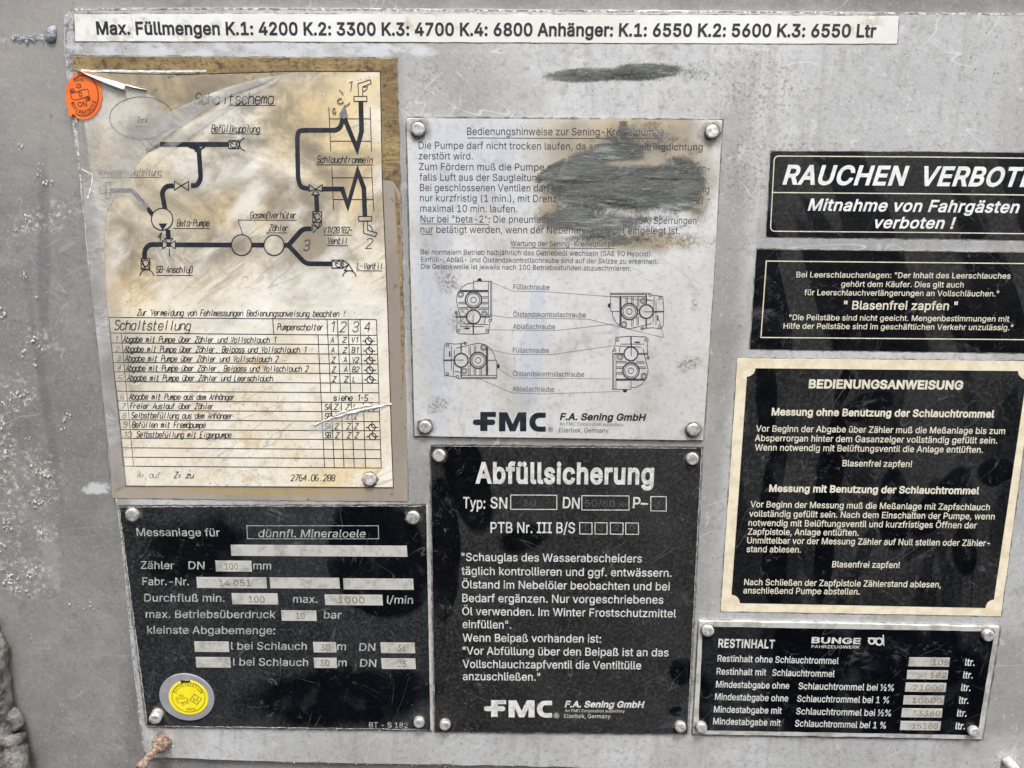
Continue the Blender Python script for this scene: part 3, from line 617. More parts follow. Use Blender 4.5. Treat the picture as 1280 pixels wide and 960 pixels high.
def block(x0, y0, x1, y1, cx, cy, r=4):
    cell('ball_symbol', [(x0, y0), (x0, y1), (x1, y1), (x1, y0)], [[(x0, y0), (x0, y1), (x1, y1), (x1, y0), (x0, y0)], [(x0, y0), (cx, cy+ (y1-cy)*1.0 if y1-y0 > x1-x0 else cy)], arc(cx, cy, r, r, 0, 360, 18),
        [(x0, y1), (cx+(x1-cx)*.4, cy+(y1-cy)*.4), (x1, y1)] if y1-y0 > x1-x0 else [(x1, y0), (cx+(x1-cx)*.4, cy), (x1, y1)]], 1.3)
block(176.5, 323.4, 187.2, 336.5, 182, 329); ribbons(T, 'hose_end', [arc(183.5, 345, 8.5, 8, 180, 360)], 1.3, 'diagram_ink', hh)
stencil(T, 'SB-Anschluß', (195.2, 340.6), (240, 341), 8, 'diagram_ink', hh, 1.0, .15)
circ(302, 306.3, 12.7); circ(342.5, 306.5, 12.5, 'meter_symbol')
stencil(T, 'Gasmeßverhüter', (312.5, 272.8), (370, 272.8), 8, 'diagram_ink', hh, 1.0, .15)
stencil(T, 'Zähler', (336.3, 288.5), (360, 288.5), 7.6, 'diagram_ink', hh, 1.0, .15)
stencil(T, 'V1V2B1B2-', (404, 291.4), (440.5, 291.4), 7.6, 'diagram_ink', hh, 1.0, .12)
stencil(T, 'Ventil', (409.6, 304.6), (434, 304.6), 7.6, 'diagram_ink', hh, 1.0, .15)
stencil(T, '3', (379, 313), (386, 313), 13, 'diagram_ink', hh, 1.0, .15); stencil(T, '2', (457, 310.6), (464.5, 310.6), 12.5, 'diagram_ink', hh, 1.0, .15); stencil(T, '1', (433, 114.6), (440, 114.6), 12.5, 'diagram_ink', hh, 1.0, .15)
cell('three_way_valve', [(386.6, 230.9), (386.6, 239), (402.8, 239), (402.8, 230.9)], [[(394.4, 236.5), (386.6, 230.9), (386.6, 239), (394.4, 236.5)], [(394.4, 236.5), (402.8, 230.9), (402.8, 239), (394.4, 236.5)], [(394.4, 236.5), (390, 243.5), (399, 243.5), (394.4, 236.5)]], 1.3)
ribbons(T, 'hose_pipe', [[(395.3, 244), (396.5, 265)], fillet([(386.5, 235.8), (376, 234.5), (372.6, 224), (371.6, 172.5), (373, 164), (379, 162.8), (424.5, 162.8), (430, 143)], 8)], 5.8, 'diagram_ink', hh-.00002)
ribbons(T, 'hose_pipe', [[(428.5, 143), (446.3, 186), (452, 164), (451, 126.6)]], 6.2, 'diagram_ink', hh-.00001)
block(390.9, 264.7, 402, 277.8, 396.3, 270.6)
ribbons(T, 'angle_valve', [[(390.7, 277.8), (401.9, 276), (397, 284.5), (390.7, 277.8)], [(397, 284.5), (389.9, 280.5), (391.8, 290.8), (397, 284.5)], [(401.9, 277.8), (402, 281), (397, 286)]], 1.1, 'diagram_ink', hh)
stencil(T, 'Schlauchtrommeln', (396.2, 203.4), (465, 204), 8.6, 'diagram_ink', hh, 1.05, .18)
ribbons(T, 'reel_frame', [[(395.6, 206), (467, 206.2)], [(411, 134), (413.4, 189.4)], [(462.6, 134), (464.4, 189.4)], [(411.6, 148.5), (463, 148.5)], [(412.8, 176.4), (464, 176.4)],
    [(414.7, 208.4), (417, 262.4)], [(464.4, 208.4), (467.2, 262.8)], [(415.3, 222.1), (465, 222.1)], [(416.5, 249.3), (466.5, 249.3)]], 1.0, 'diagram_ink', hh)
ribbons(T, 'hose_pipe', [[(402.9, 236.2), (427.8, 236.2), (434.8, 257), (447, 214), (454.8, 235), (456.2, 270.6)]], 6.0, 'diagram_ink', hh-.00002)
cell('nozzle_symbol', [(442.5, 120.6), (442.5, 126.6), (458.6, 126.6), (458.6, 120.6)], [[(442.5, 120.6), (442.5, 126.6), (458.6, 126.6), (458.6, 120.6), (442.5, 120.6)]], 1.2)
cell('nozzle_symbol', [(448.4, 270.6), (448.4, 276.2), (464.6, 276.2), (464.6, 270.6)], [[(448.4, 270.6), (448.4, 276.2), (464.6, 276.2), (464.6, 270.6), (448.4, 270.6)]], 1.2)
ribbons(T, 'nozzle_outline', [u(790, 322, 787, 238, 868, 211, 875, 237, 818, 258, 818, 322), [u(818, 260, 0, 0)[0]]+arc(452.3, 108.5, 7, 6, 0, 85, 6)[::1], b(875, 405, 878, 488, 957, 512, 965, 485, 905, 468, 902, 405), arc(459.5, 288, 6, 7, -80, 10, 6)], 1.1, 'diagram_ink', hh)
block(415, 325.2, 428.8, 335, 423.3, 330.2, 3.7)
ribbons(T, 'angle_valve', [[(428.8, 325.2), (428.8, 335), (436, 330.5), (428.8, 325.2)], [(436, 330.5), (430.5, 338.2), (441, 338.4), (436, 330.5)], arc(436.8, 346, 8.2, 7.5, 180, 360)], 1.3, 'diagram_ink', hh)
stencil(T, 'L-Ventil', (446.2, 336.2), (478, 336.6), 7.8, 'diagram_ink', hh, 1.0, .15)
block(286, 175.8, 298.7, 185.6, 292.2, 180.6, 4); ribbons(T, 'hose_end', [arc(307.5, 180.5, 8, 8, 100, 260)], 1.3, 'diagram_ink', hh)

# the table of switch positions
stencil(T, 'Zur Vermeidung von Fehlmessungen Bedienungsanweisung beachten !', (171.6, 394.2), (431.5, 396), 7.6, 'diagram_ink', hh, .95, .2)
yl = [396.8, 416.3, 428.7, 440.7, 453, 464.7, 476.9, 489, 501.2, 513, 524.7, 536.9, 547.8, 559.7, 571.5, 582.75]
yr = [399.4, 419.1, 430.9, 442.75, 454.9, 467.1, 479.1, 490.9, 503.1, 514.75, 526.9, 538.4, 549.6, 562.1, 573.2, 585]
def xl(t): return 136+17.8*t
def xr(t): return 470.6+6*t
hl = []
for i, (p, q) in enumerate(zip(yl, yr)):
    t = (p-yl[0])/(yl[-1]-yl[0]); hl.append([(xl(t)+16, p), (xr(t), q)])
ribbons(T, 'table_rule', hl, 1.0, 'diagram_ink', hh)
ribbons(T, 'table_rule', [[(xl((p-396.8)/186), p-.2), (xl((p-396.8)/186)+16, p)] for p in yl], .8, 'faded_ink', hh)
ribbons(T, 'table_rule', [[(136, 396.6), (153.8, 582.7)], [(151.5, 416.5), (166.9, 582.8)]], .8, 'faded_ink', hh)
ribbons(T, 'table_rule', [[(470.6, 399.4), (476.6, 585)], [(340.9, 398.2), (342.2, 417.8)], [(397.5, 418.6), (405.7, 584.5)], [(408.75, 399), (413.4, 490.6)], [(414, 503), (417.9, 584.5)],
    [(421.5, 399), (425.6, 490.7)], [(426.4, 503), (430, 584.5)], [(435, 399.2), (438.4, 490.8)], [(439.2, 503), (442.8, 584.6)], [(450, 399.2), (453.4, 490.8)], [(454.2, 503), (456.9, 584.7)]], 1.0, 'diagram_ink', hh)
stencil(T, 'Schaltstellung', (142.9, 412.2), (237, 412.8), 12, 'diagram_ink', hh, 1.15, .2)
stencil(T, 'Pumpenschalter', (346.5, 412.4), (403.5, 412.8), 7.8, 'diagram_ink', hh, 1.0, .2)
for s, x in (('1', 411.5), ('2', 425), ('3', 440.5), ('4', 455.2)): stencil(T, s, (x, 414.8), (x+6.5, 414.8), 12.5, 'diagram_ink', hh, 1.1, .15)
ct = Crop(120, 370, K)
rows = [('Abgabe mit Pumpe über Zähler und Vollschlauch 1', 180, 305, 346), ('Abgabe mit Pumpe über Zähler, Beipass und Vollschlauch 1', 188, 370, 383.8), ('Abgabe mit Pumpe über Zähler und Vollschlauch 2', 195, 433, 348.7),
        ('Abgabe mit Pumpe über Zähler, Beipass und Vollschlauch 2', 200, 497, 386.2), ('Abgabe mit Pumpe über Zähler und Leerschlauch', 207, 562, 341.8), ('Abgabe mit Pumpe aus dem Anhänger', 220, 688, 294.4),
        ('Freier Auslauf über Zähler', 228, 750, 268.1), ('Selbstbefüllung aus dem Anhänger', 235, 813, 292), ('Befüllen mit Fremdpumpe', 240, 875, 257.8), ('Selbstbefüllung mit Eigenpumpe', 270, 940, 290)]
for i, (s, x, y, xe) in enumerate(rows):
    p = ct(x, y)[0]; stencil(T, s, (p[0], p[1]+.2), (xe-1.5, p[1]+.2+.005*(xe-p[0])), 7.2, 'diagram_ink', hh, .95, .2)
    stencil(T, str(i+1), (p[0]-11-(6 if i == 9 else 0), p[1]), (p[0]-7, p[1]), 6.5, 'ghost_ink', hh, .9)
ch = Crop(300, 370, K)
cells = [(310, 'A', 'Z', 'V1'), (378, 'A', 'Z', 'B1'), (443, 'Z', 'A', 'V2'), (507, 'Z', 'A', 'B2'), (572, 'Z', 'Z', 'L')]
for i, (y, s1, s2, s3) in enumerate(cells):
    for s, x, w in ((s1, 605+i*3, 20), (s2, 684+i*3, 22), (s3, 743+i*2, 42 if len(s3) == 2 else 16)):
        stencil(T, s, ch(x, y)[0], ch(x+w, y)[0], 6.6, 'diagram_ink', hh, 1.0, .15)
stencil(T, 'siehe 1-5', ch(623, 697)[0], ch(850, 699)[0], 7.4, 'diagram_ink', hh, 1.1, .15)
for i, (y, s1, s3) in enumerate(((758, 'SA', 'L'), (820, 'SP', 'Z'), (887, 'SA', 'Z'), (947, 'SB', 'Z'))):
    for s, x, w in ((s1, 565, 38), ('Z', 627+i*3, 22), ('Z', 705+i*3, 22), (s3, 757+i*3, 22)):
        stencil(T, s, ch(x, y)[0], ch(x+w, y)[0], 7, 'diagram_ink', hh, 1.0, .15)
def port(x, y):
    ribbons(T, 'port_symbol', [arc(x, y, 4.1, 4.1, 0, 360, 18), [(x-7.6, y), (x-4, y)], [(x+4, y), (x+7.6, y)], [(x, y-7), (x, y-4)], arc(x+3.6, y-4, 4.6, 4.6, 80, 180, 6)], 1.25, 'diagram_ink', hh+.00002)
for i, (x, y) in enumerate(((858, 300), (862, 366), (865, 430), (866, 494), (868, 558), (875, 750), (880, 876), (884, 937))): port(*ch(x, y)[0])
stencil(T, 'A= auf', (171.6, 597.2), (200, 597.4), 7, 'ghost_ink', hh, .9); stencil(T, 'Z= zu', (217.5, 597.4), (241, 597.6), 7.4, 'diagram_ink', hh, 1.0)
stencil(T, '2764.06.288', (363.5, 601), (418, 601.2), 7.6, 'diagram_ink', hh, 1.0, .15)
rivet(T, 461.5, 600, 8, .0022, HM)
# plastic film, lifted and torn at the upper left
def sheet(name, pts, h, mat, amp=.0, seed=0.):
    bm = bmesh.new(); vs = [bm.verts.new(P(x, y, h)-T.o) for x, y in pts]; f = bm.faces.new(vs); f.normal_update()
    if f.normal.y > 0: f.normal_flip()
    bmesh.ops.triangulate(bm, faces=bm.faces[:]); bmesh.ops.subdivide_edges(bm, edges=bm.edges[:], cuts=3, use_grid_fill=True)
    for v in bm.verts: v.co.y -= amp*(.5+.5*mnoise.noise(v.co*35+Vector((seed, 0, 0))))
    me = bpy.data.meshes.new(name); bm.to_mesh(me); bm.free()
    for p in me.polygons: p.use_smooth = True
    return link(name, me, mat, T.e)
sheet('plastic_film', [(97, 90), (120, 97), (150, 105), (180, 113), (192, 121), (200, 130), (206, 142), (240, 127), (280, 110), (320, 99), (352, 93), (330, 104), (290, 118), (262, 135), (235, 152), (212, 168), (196, 182), (184, 190), (172, 202), (164, 222), (168, 236), (178, 252), (185, 263), (176, 262), (160, 245), (144, 246), (134, 262), (130, 300), (134, 380), (143, 470), (154, 570), (158, 606), (143, 612), (132, 520), (117, 380), (107, 270), (101, 180)], HF, 'film', .0005)
sheet('film_crease', [(200, 184), (236, 158), (262, 141), (300, 120), (330, 106), (352, 94), (345, 103), (320, 116), (280, 140), (245, 166), (222, 182), (205, 196), (188, 214)], HF+.0003, 'crease', .0003, 4.)
def flap(name, base, tip, lift, mat):     # curled torn edge: base line on the sheet, tip line standing off it
    V, Fc = [], []; n = len(base); m_ = 5
    for i in range(n):
        A = P(*base[i], HM+.0002); B = P(*tip[i], HM+lift)
        for j in range(m_+1):
            t = j/m_; p = A.lerp(B, t); p.y -= lift*.35*math.sin(math.pi*t); V.append(p)
    for i in range(n-1):
        for j in range(m_): q = i*(m_+1)+j; Fc.append((q, q+1, q+m_+2, q+m_+1))
    o = T.mesh(name, V, Fc, mat, smooth=True); md = o.modifiers.new('thickness', 'SOLIDIFY'); md.thickness = .00025; return o
flap('torn_edge', [(96, 88), (110, 92), (125, 96.5), (142, 101), (157, 105.5)], [(97, 87.4), (110, 94.5), (124, 101), (142, 108.5), (156.5, 113.5)], .0025, 'torn')
flap('torn_edge', [(157, 105), (166, 107.5), (175, 110), (183, 111.8)], [(158, 107.5), (166, 109.5), (175, 111.2), (183, 112.2)], .0018, 'torn')
ribbons(T, 'torn_edge', [jag([(101, 88), (120, 88.8), (140, 88.5), (180, 89.2), (225, 89), (263, 88.4)], .4, 5, 2, False)], 2.6, 'torn', HB+.00045)
r = random.Random(5); base, tip = [], []
for i in range(34):
    t = i/33; x = 392+t*97; y = 531-t*26-(5*math.sin(t*3.1)); wv = (1-abs(2*t-1.1))*5+.5
    base.append((x, y+r.uniform(-.6, .6))); tip.append((x+r.uniform(-1.2, 1.2), y+max(.4, wv*.8)+r.uniform(-.8, 1)))
flap('paper_tear', base, tip, .0007, 'torn')
flap('paper_tear', [(x, y-.3) for x, y in base[8:26]], [(x, y-1.5-r.uniform(0, 2.4)) for x, y in base[8:26]], .0006, 'torn')
sheet('film_wear', [(384, 532), (420, 520), (450, 508), (478, 500), (490, 503), (478, 512), (440, 522), (410, 540), (388, 541)], HF-.0001, 'crease', .0003, 9.)
slab(T, 'torn_hole', jag([(104, 213), (115.5, 219), (114, 231), (109.5, 246), (106.5, 243)], .4, 4, 12), HF, HF+.0001, 'cardboard', bevel=0)
ribbons(T, 'hole_rim', [[(101.5, 211), (115.8, 218.8)], [(115.8, 219.5), (114.5, 231), (109.5, 248)]], 1.4, 'torn', HF+.0004)
ribbons(T, 'hole_rib', [[(106+i*.3, 222+i*5), (114-i*.8, 221+i*5)] for i in range(5)], 1.6, 'black_ink', HF+.0002)
# burnt-looking specks and the scratch over the upper reel
sheet('abrasion_mark', [(424, 143), (431, 130), (435, 146), (429, 149)], HM+.0004, 'hose_grey', .0)
ribbons(T, 'abrasion_mark', [jag(arc(425.5, 126.5, 3.6, 3.2, 0, 330, 12), .5, 2, 4, False), jag([(424, 112), (428, 116), (431, 120)], .6, 2, 5, False), jag([(431, 134), (436, 130), (440, 126)], .8, 2, 7, False), jag(arc(418, 139, 1.8, 3.3, 0, 350, 10), .4, 2, 8, False)], 1.5, 'faded_ink', HM+.0004)

# -------- orange seal sticker
def polar_text(T, s, c, r, a0, a1, cap, mat, h, flip=False, ry=None, rot=0):
    n = len(s)
    for i, chh in enumerate(s):
        if chh == ' ': continue
        aa = math.radians(a0+(a1-a0)*(i+.5)/n); ry = ry or r; ct_, st_ = math.cos(math.radians(rot)), math.sin(math.radians(rot)); X, Y = r*math.cos(aa), ry*math.sin(aa); x, y = c[0]+X*ct_-Y*st_, c[1]+X*st_+Y*ct_
        X, Y = -r*math.sin(aa), ry*math.cos(aa); L_ = math.hypot(X, Y); tx, ty = (X*ct_-Y*st_)/L_, (X*st_+Y*ct_)/L_
        if flip: tx, ty = -tx, -ty
        wch = cap*.62*(.35 if chh == 'I' else 1)
        text(T, chh, (x-tx*wch/2, y-ty*wch/2), (x+tx*wch/2, y+ty*wch/2), cap, mat, h, .01, name='ring_letter')
T = Thing('seal_sticker', 'orange round inspection sticker stuck upside down over the upper left edge of the panel', 'sticker', 104, 148, H1)
cx, cy = 104.5, 119.7; ol = []
for (x, y) in arc(cx, cy, 23.2, 30, 0, 360, 60)[:-1]:
    if x < 82.5: x = 82.5-(82.5-x)*.35
    ol.append((x, y))
HO = HB+.0011
ol = [(x+(6 if (y > 138 and x < 95) else 0)*.6*(y-138)/10, y) for x, y in ol]
o = slab(T, 'sticker_disc', ol, HO-.0002, HO, 'seal_orange', bevel=.0001)
ringL = [p for p in arc(104, 119.5, 18.8, 25.4, -128, 122, 44)]
ribbons(T, 'ring_line', [ringL], 1.2, 'seal_ink', HO+HI)
polar_text(T, 'NOITKERIDHCIE'[::-1], (104, 119.5), 12.6, 18, 158, 4.6, 'seal_ink', HO+HI, ry=18.6)
text(T, 'Nord', (103.5, 97), (91.5, 98.3), 4.4, 'seal_ink', HO+HI, .01)
text(T, 'NO', (108, 126.5), (96.5, 127.5), 6, 'seal_ink', HO+HI, .008)
text(T, '0', (102, 114.6), (97.5, 115), 5.5, 'seal_ink', HO+HI, .015)
star = [(98.3+(3.4 if i % 2 == 0 else 1.7)*math.sin(i*math.pi/6), 107.4+(3.4 if i % 2 == 0 else 1.7)*math.cos(i*math.pi/6)) for i in range(13)]
ribbons(T, 'star_outline', [star], .7, 'seal_ink', HO+HI)
ribbons(T, 'ribbon_outline', [fillet([(88.3, 113), (89, 123.5), (95, 125), (108, 121), (111, 122)], 3), fillet([(94, 115.5), (104, 111.8), (110, 111), (111.5, 118), (111.5, 124)], 3), arc(90.5, 113.4, 2.9, 2.7, 0, 360, 14), arc(109.6, 123, 3, 2.8, 0, 360, 14), arc(90.5, 114, 1.3, 1.1, 0, 360, 8), arc(109.8, 123.4, 1.3, 1.1, 0, 360, 8)], .85, 'seal_ink', HO+HI)
slab(T, 'sticker_flap', [(86, 138), (90.5, 143.5), (88, 146), (84.8, 142)], HO, HO+.0006, 'seal_orange', bevel=0)

# -------- logo used on two plates
def block_logo(T, c, fx, mat, h, small, ink):
    S, B, Mm, C, Rg = fx
    f = []
    def poly(name, pts): 
        w = [P(*p, h) for p in pts]; bm = bmesh.new(); vs = [bm.verts.new(v-T.o) for v in w]; fc = bm.faces.new(vs); fc.normal_update()
        if fc.normal.y > 0: fc.normal_flip()
        bmesh.ops.triangulate(bm, faces=[fc]); me = bpy.data.meshes.new(name); bm.to_mesh(me); bm.free(); return link(name, me, mat, T.e)
    (x0, y0, x1, y1), (bx0, by0, bx1, by1) = S, B; ax1, ay1 = small
    r = (by1-by0)/2
    # stem with arm, minus nothing; bar drawn a hair above
    poly('logo_letter', c(x0, y0, ax1, y0, ax1, ay1, x1, ay1, x1, y1, x0, y1))
    bar = [(bx0+r-r*math.sin(t*math.pi/8), (by0+by1)/2-r*math.cos(t*math.pi/8)) for t in range(9)]
    barr = [(bx1-r+r*math.sin(t*math.pi/8), (by0+by1)/2+r*math.cos(t*math.pi/8)) for t in range(9)]
    hs_ = h; o = T.mesh('logo_bar', [P(*c(*p)[0], h+.00003) for p in bar+barr], [tuple(range(18))], mat)
    mx0, my0, mx1, my1 = Mm; w = mx1-mx0; k = w*.235
    poly('logo_letter', c(mx0, my0, mx0+w*.30, my0, mx0+w*.5, my0+(my1-my0)*.62, mx0+w*.70, my0, mx1, my0, mx1, my1, mx1-k, my1, mx1-k, my0+(my1-my0)*.42, mx0+w*.60, my1, mx0+w*.40, my1, mx0+k, my0+(my1-my0)*.42, mx0+k, my1, mx0, my1))
    cx0, cy0, cx1, cy1 = C; t = (cy1-cy0)*.27; R = (cy1-cy0)*.5; ri = R-t; cyc = (cy0+cy1)/2
    o1 = [(cx0+R-R*math.sin(i*math.pi/12), cyc-R*math.cos(i*math.pi/12)) for i in range(13)]; i1 = [(cx0+R-(R-t*1.2)*math.sin(i*math.pi/12), cyc+ri*math.cos(i*math.pi/12)) for i in range(13)]
    pts = [(cx1, cy0)]+o1+[(cx1, cy1), (cx1, cy1-t)]+i1+[(cx1, cy0+t)]
    poly('logo_letter', [c(*p)[0] for p in pts])
    rx, ry, rr = Rg; q = c(rx, ry)[0]; rr /= c.k
    ribbons(T, 'registered_mark', [arc(q[0], q[1], rr, rr, 0, 360, 16)], .5, ink, h)
    text(T, 'R', (q[0]-rr*.45, q[1]+rr*.55), (q[0]+rr*.5, q[1]+rr*.55), rr*1.1, ink, h, .02)

# -------- silver pump instruction plate
T = Thing('pump_instruction_plate', 'silver plate with pump instructions, gearbox drawings and a dark grey paint smear', 'plate', 698, 550, H1)
slab(T, 'plate_sheet', jag([(508.4, 147.6), (902.9, 150.6), (893, 335), (878.9, 550.4), (518.2, 545)], .25, 30, 2), H1, HP, 'silver', bevel=.0003)
hp = HP+HI; tx = lambda s, p0, p1, cap=8.6, m_='grey_print', b=0.0, sh=0.: text(T, s, p0, p1, cap, m_, hp, b, sh)
tx('Bedienungshinweise zur Sening-Kreiselpumpe', (583.8, 168.5), (830, 169.4), 9)
tx('Die Pumpe darf nicht trocken laufen, da sonst die Gleitringdichtung', (523.4, 185.7), (878.2, 188))
tx('zerstört wird.', (523.4, 199), (591, 199.3))
tx('Zum Fördern muß die Pumpe mit', (523.8, 212.3), (700, 213.2)); tx('gegeben-', (845, 214.6), (887, 214.9))
tx('falls Luft aus der Saugleitung mit', (524.4, 225.5), (697, 226.4))
tx('Bei geschlossenen Ventilen darf die', (525, 238.5), (705, 239.4)); tx('Leistung', (846, 240.6), (886.5, 240.9))
tx('nur kurzfristig (1 min.), mit Drehz', (525, 251.5), (696, 252.6)); tx('Steigung Temperatur (40 bar)', (742, 253.4), (878.5, 254.1))
tx('maximal 10 min. laufen.', (525.3, 264.6), (646.6, 265.3))
tx('Nur bei "beta-2": Die pneumatische', (525.7, 277.7), (706, 278.7)); tx('Schaltung (SA, Sperrungen', (745, 279.2), (870.4, 279.9))
tx('nur betätigt werden, wenn der Nebenantrieb nicht eingelegt ist.', (525.7, 290.8), (849.7, 292.6))
ribbons(T, 'underline', [[(583.8, 172.3), (828, 173.3)], [(526.2, 279.7), (611.5, 280.3)], [(526.4, 292.6), (541, 292.7)], [(756.5, 294.4), (781.5, 294.6)], [(638.2, 309.7), (768.6, 310.5)]], .7, 'grey_print', hp)
tx('Wartung der Sening-Kreiselpumpe', (638.2, 307.4), (768.5, 308.2), 6.6)
tx('Bei normalem Betrieb halbjährlich das Getriebeöl wechseln (SAE 90 Hypoid).', (525.9, 317.8), (815.4, 320.4), 6.3)
tx('Einfüll-, Ablaß- und Ölstandskontrollschraube sind auf der Skizze zu erkennen.', (526.3, 327), (822, 329.8), 6.1)
tx('Die Gelenkwelle ist jeweils nach 100 Betriebsstunden abzuschmieren.', (526.3, 335.8), (788.4, 338.4), 6.1)
for s, p0, p1 in (('Füllschraube', (641.6, 361.6), (687, 362)), ('Ölstandskontrollschraube', (641.6, 395.8), (732.2, 396.5)), ('Ablaßschraube', (641.2, 411), (694, 411.4)),
                  ('Füllschraube', (641, 440.6), (686, 441)), ('Ölstandskontrollschraube', (641, 470), (730.3, 471)), ('Ablaßschraube', (640.6, 489.1), (692.8, 489.6))):
    tx(s, p0, p1, 6.2, 'light_print', .004)
ribbons(T, 'leader_line', [[(614.4, 352.8), (640.6, 363.8), (680, 364.4), (761.6, 370.6), (812, 376)], [(606.9, 392.8), (636, 397), (734.4, 398.8), (830, 422), (824, 400)], [(611.6, 412), (694, 413.2), (769, 404.7)],
    [(606, 435.7), (640, 442.8), (689.4, 443.2), (768, 431.9)], [(624.7, 461.6), (640.6, 472.4), (764.4, 473.6)], [(596.6, 472.3), (640, 491), (680, 492.4), (775.6, 489.2)]], .45, 'light_print', hp)
# gearbox drawing in its own units, drawn at four orientations
def gearbox(center, rot):
    gx, gy = center
    def g(*v):
        out = []
        for i in range(0, len(v), 2):
            dx, dy = v[i]-495, v[i+1]-335
            for _ in range(rot): dx, dy = -dy, dx
            out.append((gx+dx/K, gy+dy/K))
        return out
    def gc(x, y, r, n=18): return g(*sum(([x+r*math.cos(2*math.pi*i/n), y+r*math.sin(2*math.pi*i/n)] for i in range(n+1)), []))
    thin = [g(490, 238, 490, 168, 612, 168, 612, 428), g(590, 168, 590, 405), g(604, 168, 604, 405), g(490, 178, 455, 182, 415, 205, 385, 245, 375, 295, 410, 440), g(375, 372, 382, 445, 375, 505, 395, 518, 500, 522, 590, 515, 600, 440, 612, 428),
            g(400, 228, 590, 228), g(390, 308, 440, 308), g(390, 318, 440, 318), g(396, 343, 460, 343), g(400, 353, 455, 353), g(545, 270, 590, 270), g(548, 280, 590, 280), g(545, 308, 590, 308), g(540, 318, 590, 318), g(510, 345, 590, 345), g(520, 355, 590, 355),
            g(378, 402, 440, 402), g(378, 408, 440, 408), g(420, 450, 590, 458), g(400, 470, 560, 470), g(570, 410, 562, 450), g(488, 390, 488, 450), g(470, 345, 478, 365), g(508, 345, 500, 365)]
    thick = [gc(490, 292, 54, 26), gc(490, 405, 46, 24), g(488, 455, 490, 520), g(400, 235, 590, 235), g(540, 405, 605, 405)]
    small = [gc(490, 292, 42, 22), gc(490, 292, 19, 14), gc(404, 256, 20, 12), gc(404, 256, 12, 10), gc(562, 385, 20, 12), gc(562, 385, 11, 10), gc(600, 430, 9, 8), gc(392, 495, 9, 8), gc(580, 497, 9, 8), gc(376, 378, 9, 8)]
    o = ribbons(T, 'gearbox_drawing', thin+small, .8, 'grey_print', hp)
    ribbons(T, 'heavy_line', thick, 1.7, 'grey_print', hp+.00003, parent=o)
    ribbons(T, 'screw_plug', [g(515, 160, 546, 160), g(520, 153, 540, 153), g(430, 482, 465, 482)], 1.6, 'black_ink', hp+.00004, parent=o)
gearbox((500+495/K, 320+335/K), 0); gearbox((500+478/K, 320+700/K), 1); gearbox((680+612/K, 340+258/K), 3); gearbox((680+575/K, 340+615/K), 2)
c = Crop(500, 490, K)
block_logo(T, c, ((535, 133, 583, 260), (485, 183, 635, 220), (660, 135, 842, 262), (862, 137, 972, 265), (1003, 250, 17)), 'diagram_ink', hp, (640, 166), 'grey_print')
tx('F.A. Sening GmbH', (699.7, 524.7), (806, 525.7), 8.2, 'black_ink', .03, .2)
tx('An FMC Corporation subsidiary', (699.3, 531.8), (779.4, 532.7), 4.2, 'light_print'); tx('Ellerbek, Germany', (698.8, 540.3), (760.6, 540.8), 5.6, 'light_print', .004)
o = slab(T, 'paint_smear', [(664, 150.5), (898, 152), (893, 308), (668, 306)], HP+.00035, HP+.0005, 'smear_plate', bevel=0)
for x, y, r_ in ((522.3, 161.3, 8.6), (890.8, 164.6, 8.6), (530.6, 534.4, 7.8), (867, 537.6, 7.8)): rivet(T, x, y, r_, .0026, HP)

# -------- black metering plate (left)
T = Thing('metering_system_plate', 'black enamelled metering plate with silver fields and a yellow seal in its corner', 'plate', 360, 912, H1)
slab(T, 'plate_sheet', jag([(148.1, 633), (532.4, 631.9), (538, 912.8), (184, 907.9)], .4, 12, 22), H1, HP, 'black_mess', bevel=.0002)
slab(T, 'bare_edge', jag([(532.5, 632), (535.2, 632), (540.8, 912.8), (538, 912.8)], .3, 12, 23), H1, HP-.0002, 'field_silver', bevel=0)
ribbons(T, 'bare_edge', [jag([(148.5, 633.6), (340, 632.6), (532, 632.5)], .5, 5, 24, False), jag([(149, 634), (184.5, 907)], .45, 5, 25, False), jag([(184.5, 907.4), (538, 912)], .35, 6, 26, False)], 1.0, 'rim', HP+.00004)
et = lambda s, p0, p1, cap=9.8, sh=.1, b=.006: text(T, s, p0, p1, cap, 'engraved_print', hp, b, sh)
et('Messanlage für', (171.2, 669.8), (275, 670.4), 9.8, 0); et('dünnfl. Mineraloele', (322.5, 671.4), (456.5, 671.8), 9.8, .18)
ribbons(T, 'border_line', [[(308.4, 657.2), (472.8, 657.2), (473.4, 673.5), (309.4, 673.5), (308.4, 657.2)]], .8, 'engraved_print', hp)
def field(x0, y0, x1, y1, num=None, nx=None, cap=8, mat='stamp', slant=1.):
    f = slab(T, 'number_field', [(x0, y0), (x1, y0+(x1-x0)*.006), (x1+slant, y1+(x1-x0)*.006), (x0+slant, y1)], HP-.0001, HP+.0002, 'field_silver', bevel=.00005)
    if num:
        xa, xb = nx; text(T, num, (xa, y1-2.6), (xb, y1-2.4), cap, mat, HP+.0004, .004, parent=f, name='stamped_number')
et('Zähler', (175.9, 711), (217.5, 711.4)); et('DN', (235.5, 711.3), (255.5, 711.5)); field(269, 700.8, 314, 714.4, '100', (281, 298)); et('mm', (316.5, 711.6), (338.8, 711.8))
field(288.2, 681, 508.4, 694.8)
et('Fabr.-Nr.', (178, 731.3), (236, 731.6)); field(245.4, 721.4, 332.8, 735, '14 051', (274, 314)); field(336.9, 722, 424, 735.4); field(428.7, 723, 516.3, 736.8)
et('Durchfluß min.', (180.3, 751.8), (280.6, 752.2)); field(289.4, 741.5, 346.8, 755.4, '100', (311, 331)); et('max.', (366.3, 753.4), (396.6, 753.5)); field(405.6, 743.2, 477.8, 756.4, '1000', (423, 456)); et('l/min', (483.4, 754.2), (516, 754.6))
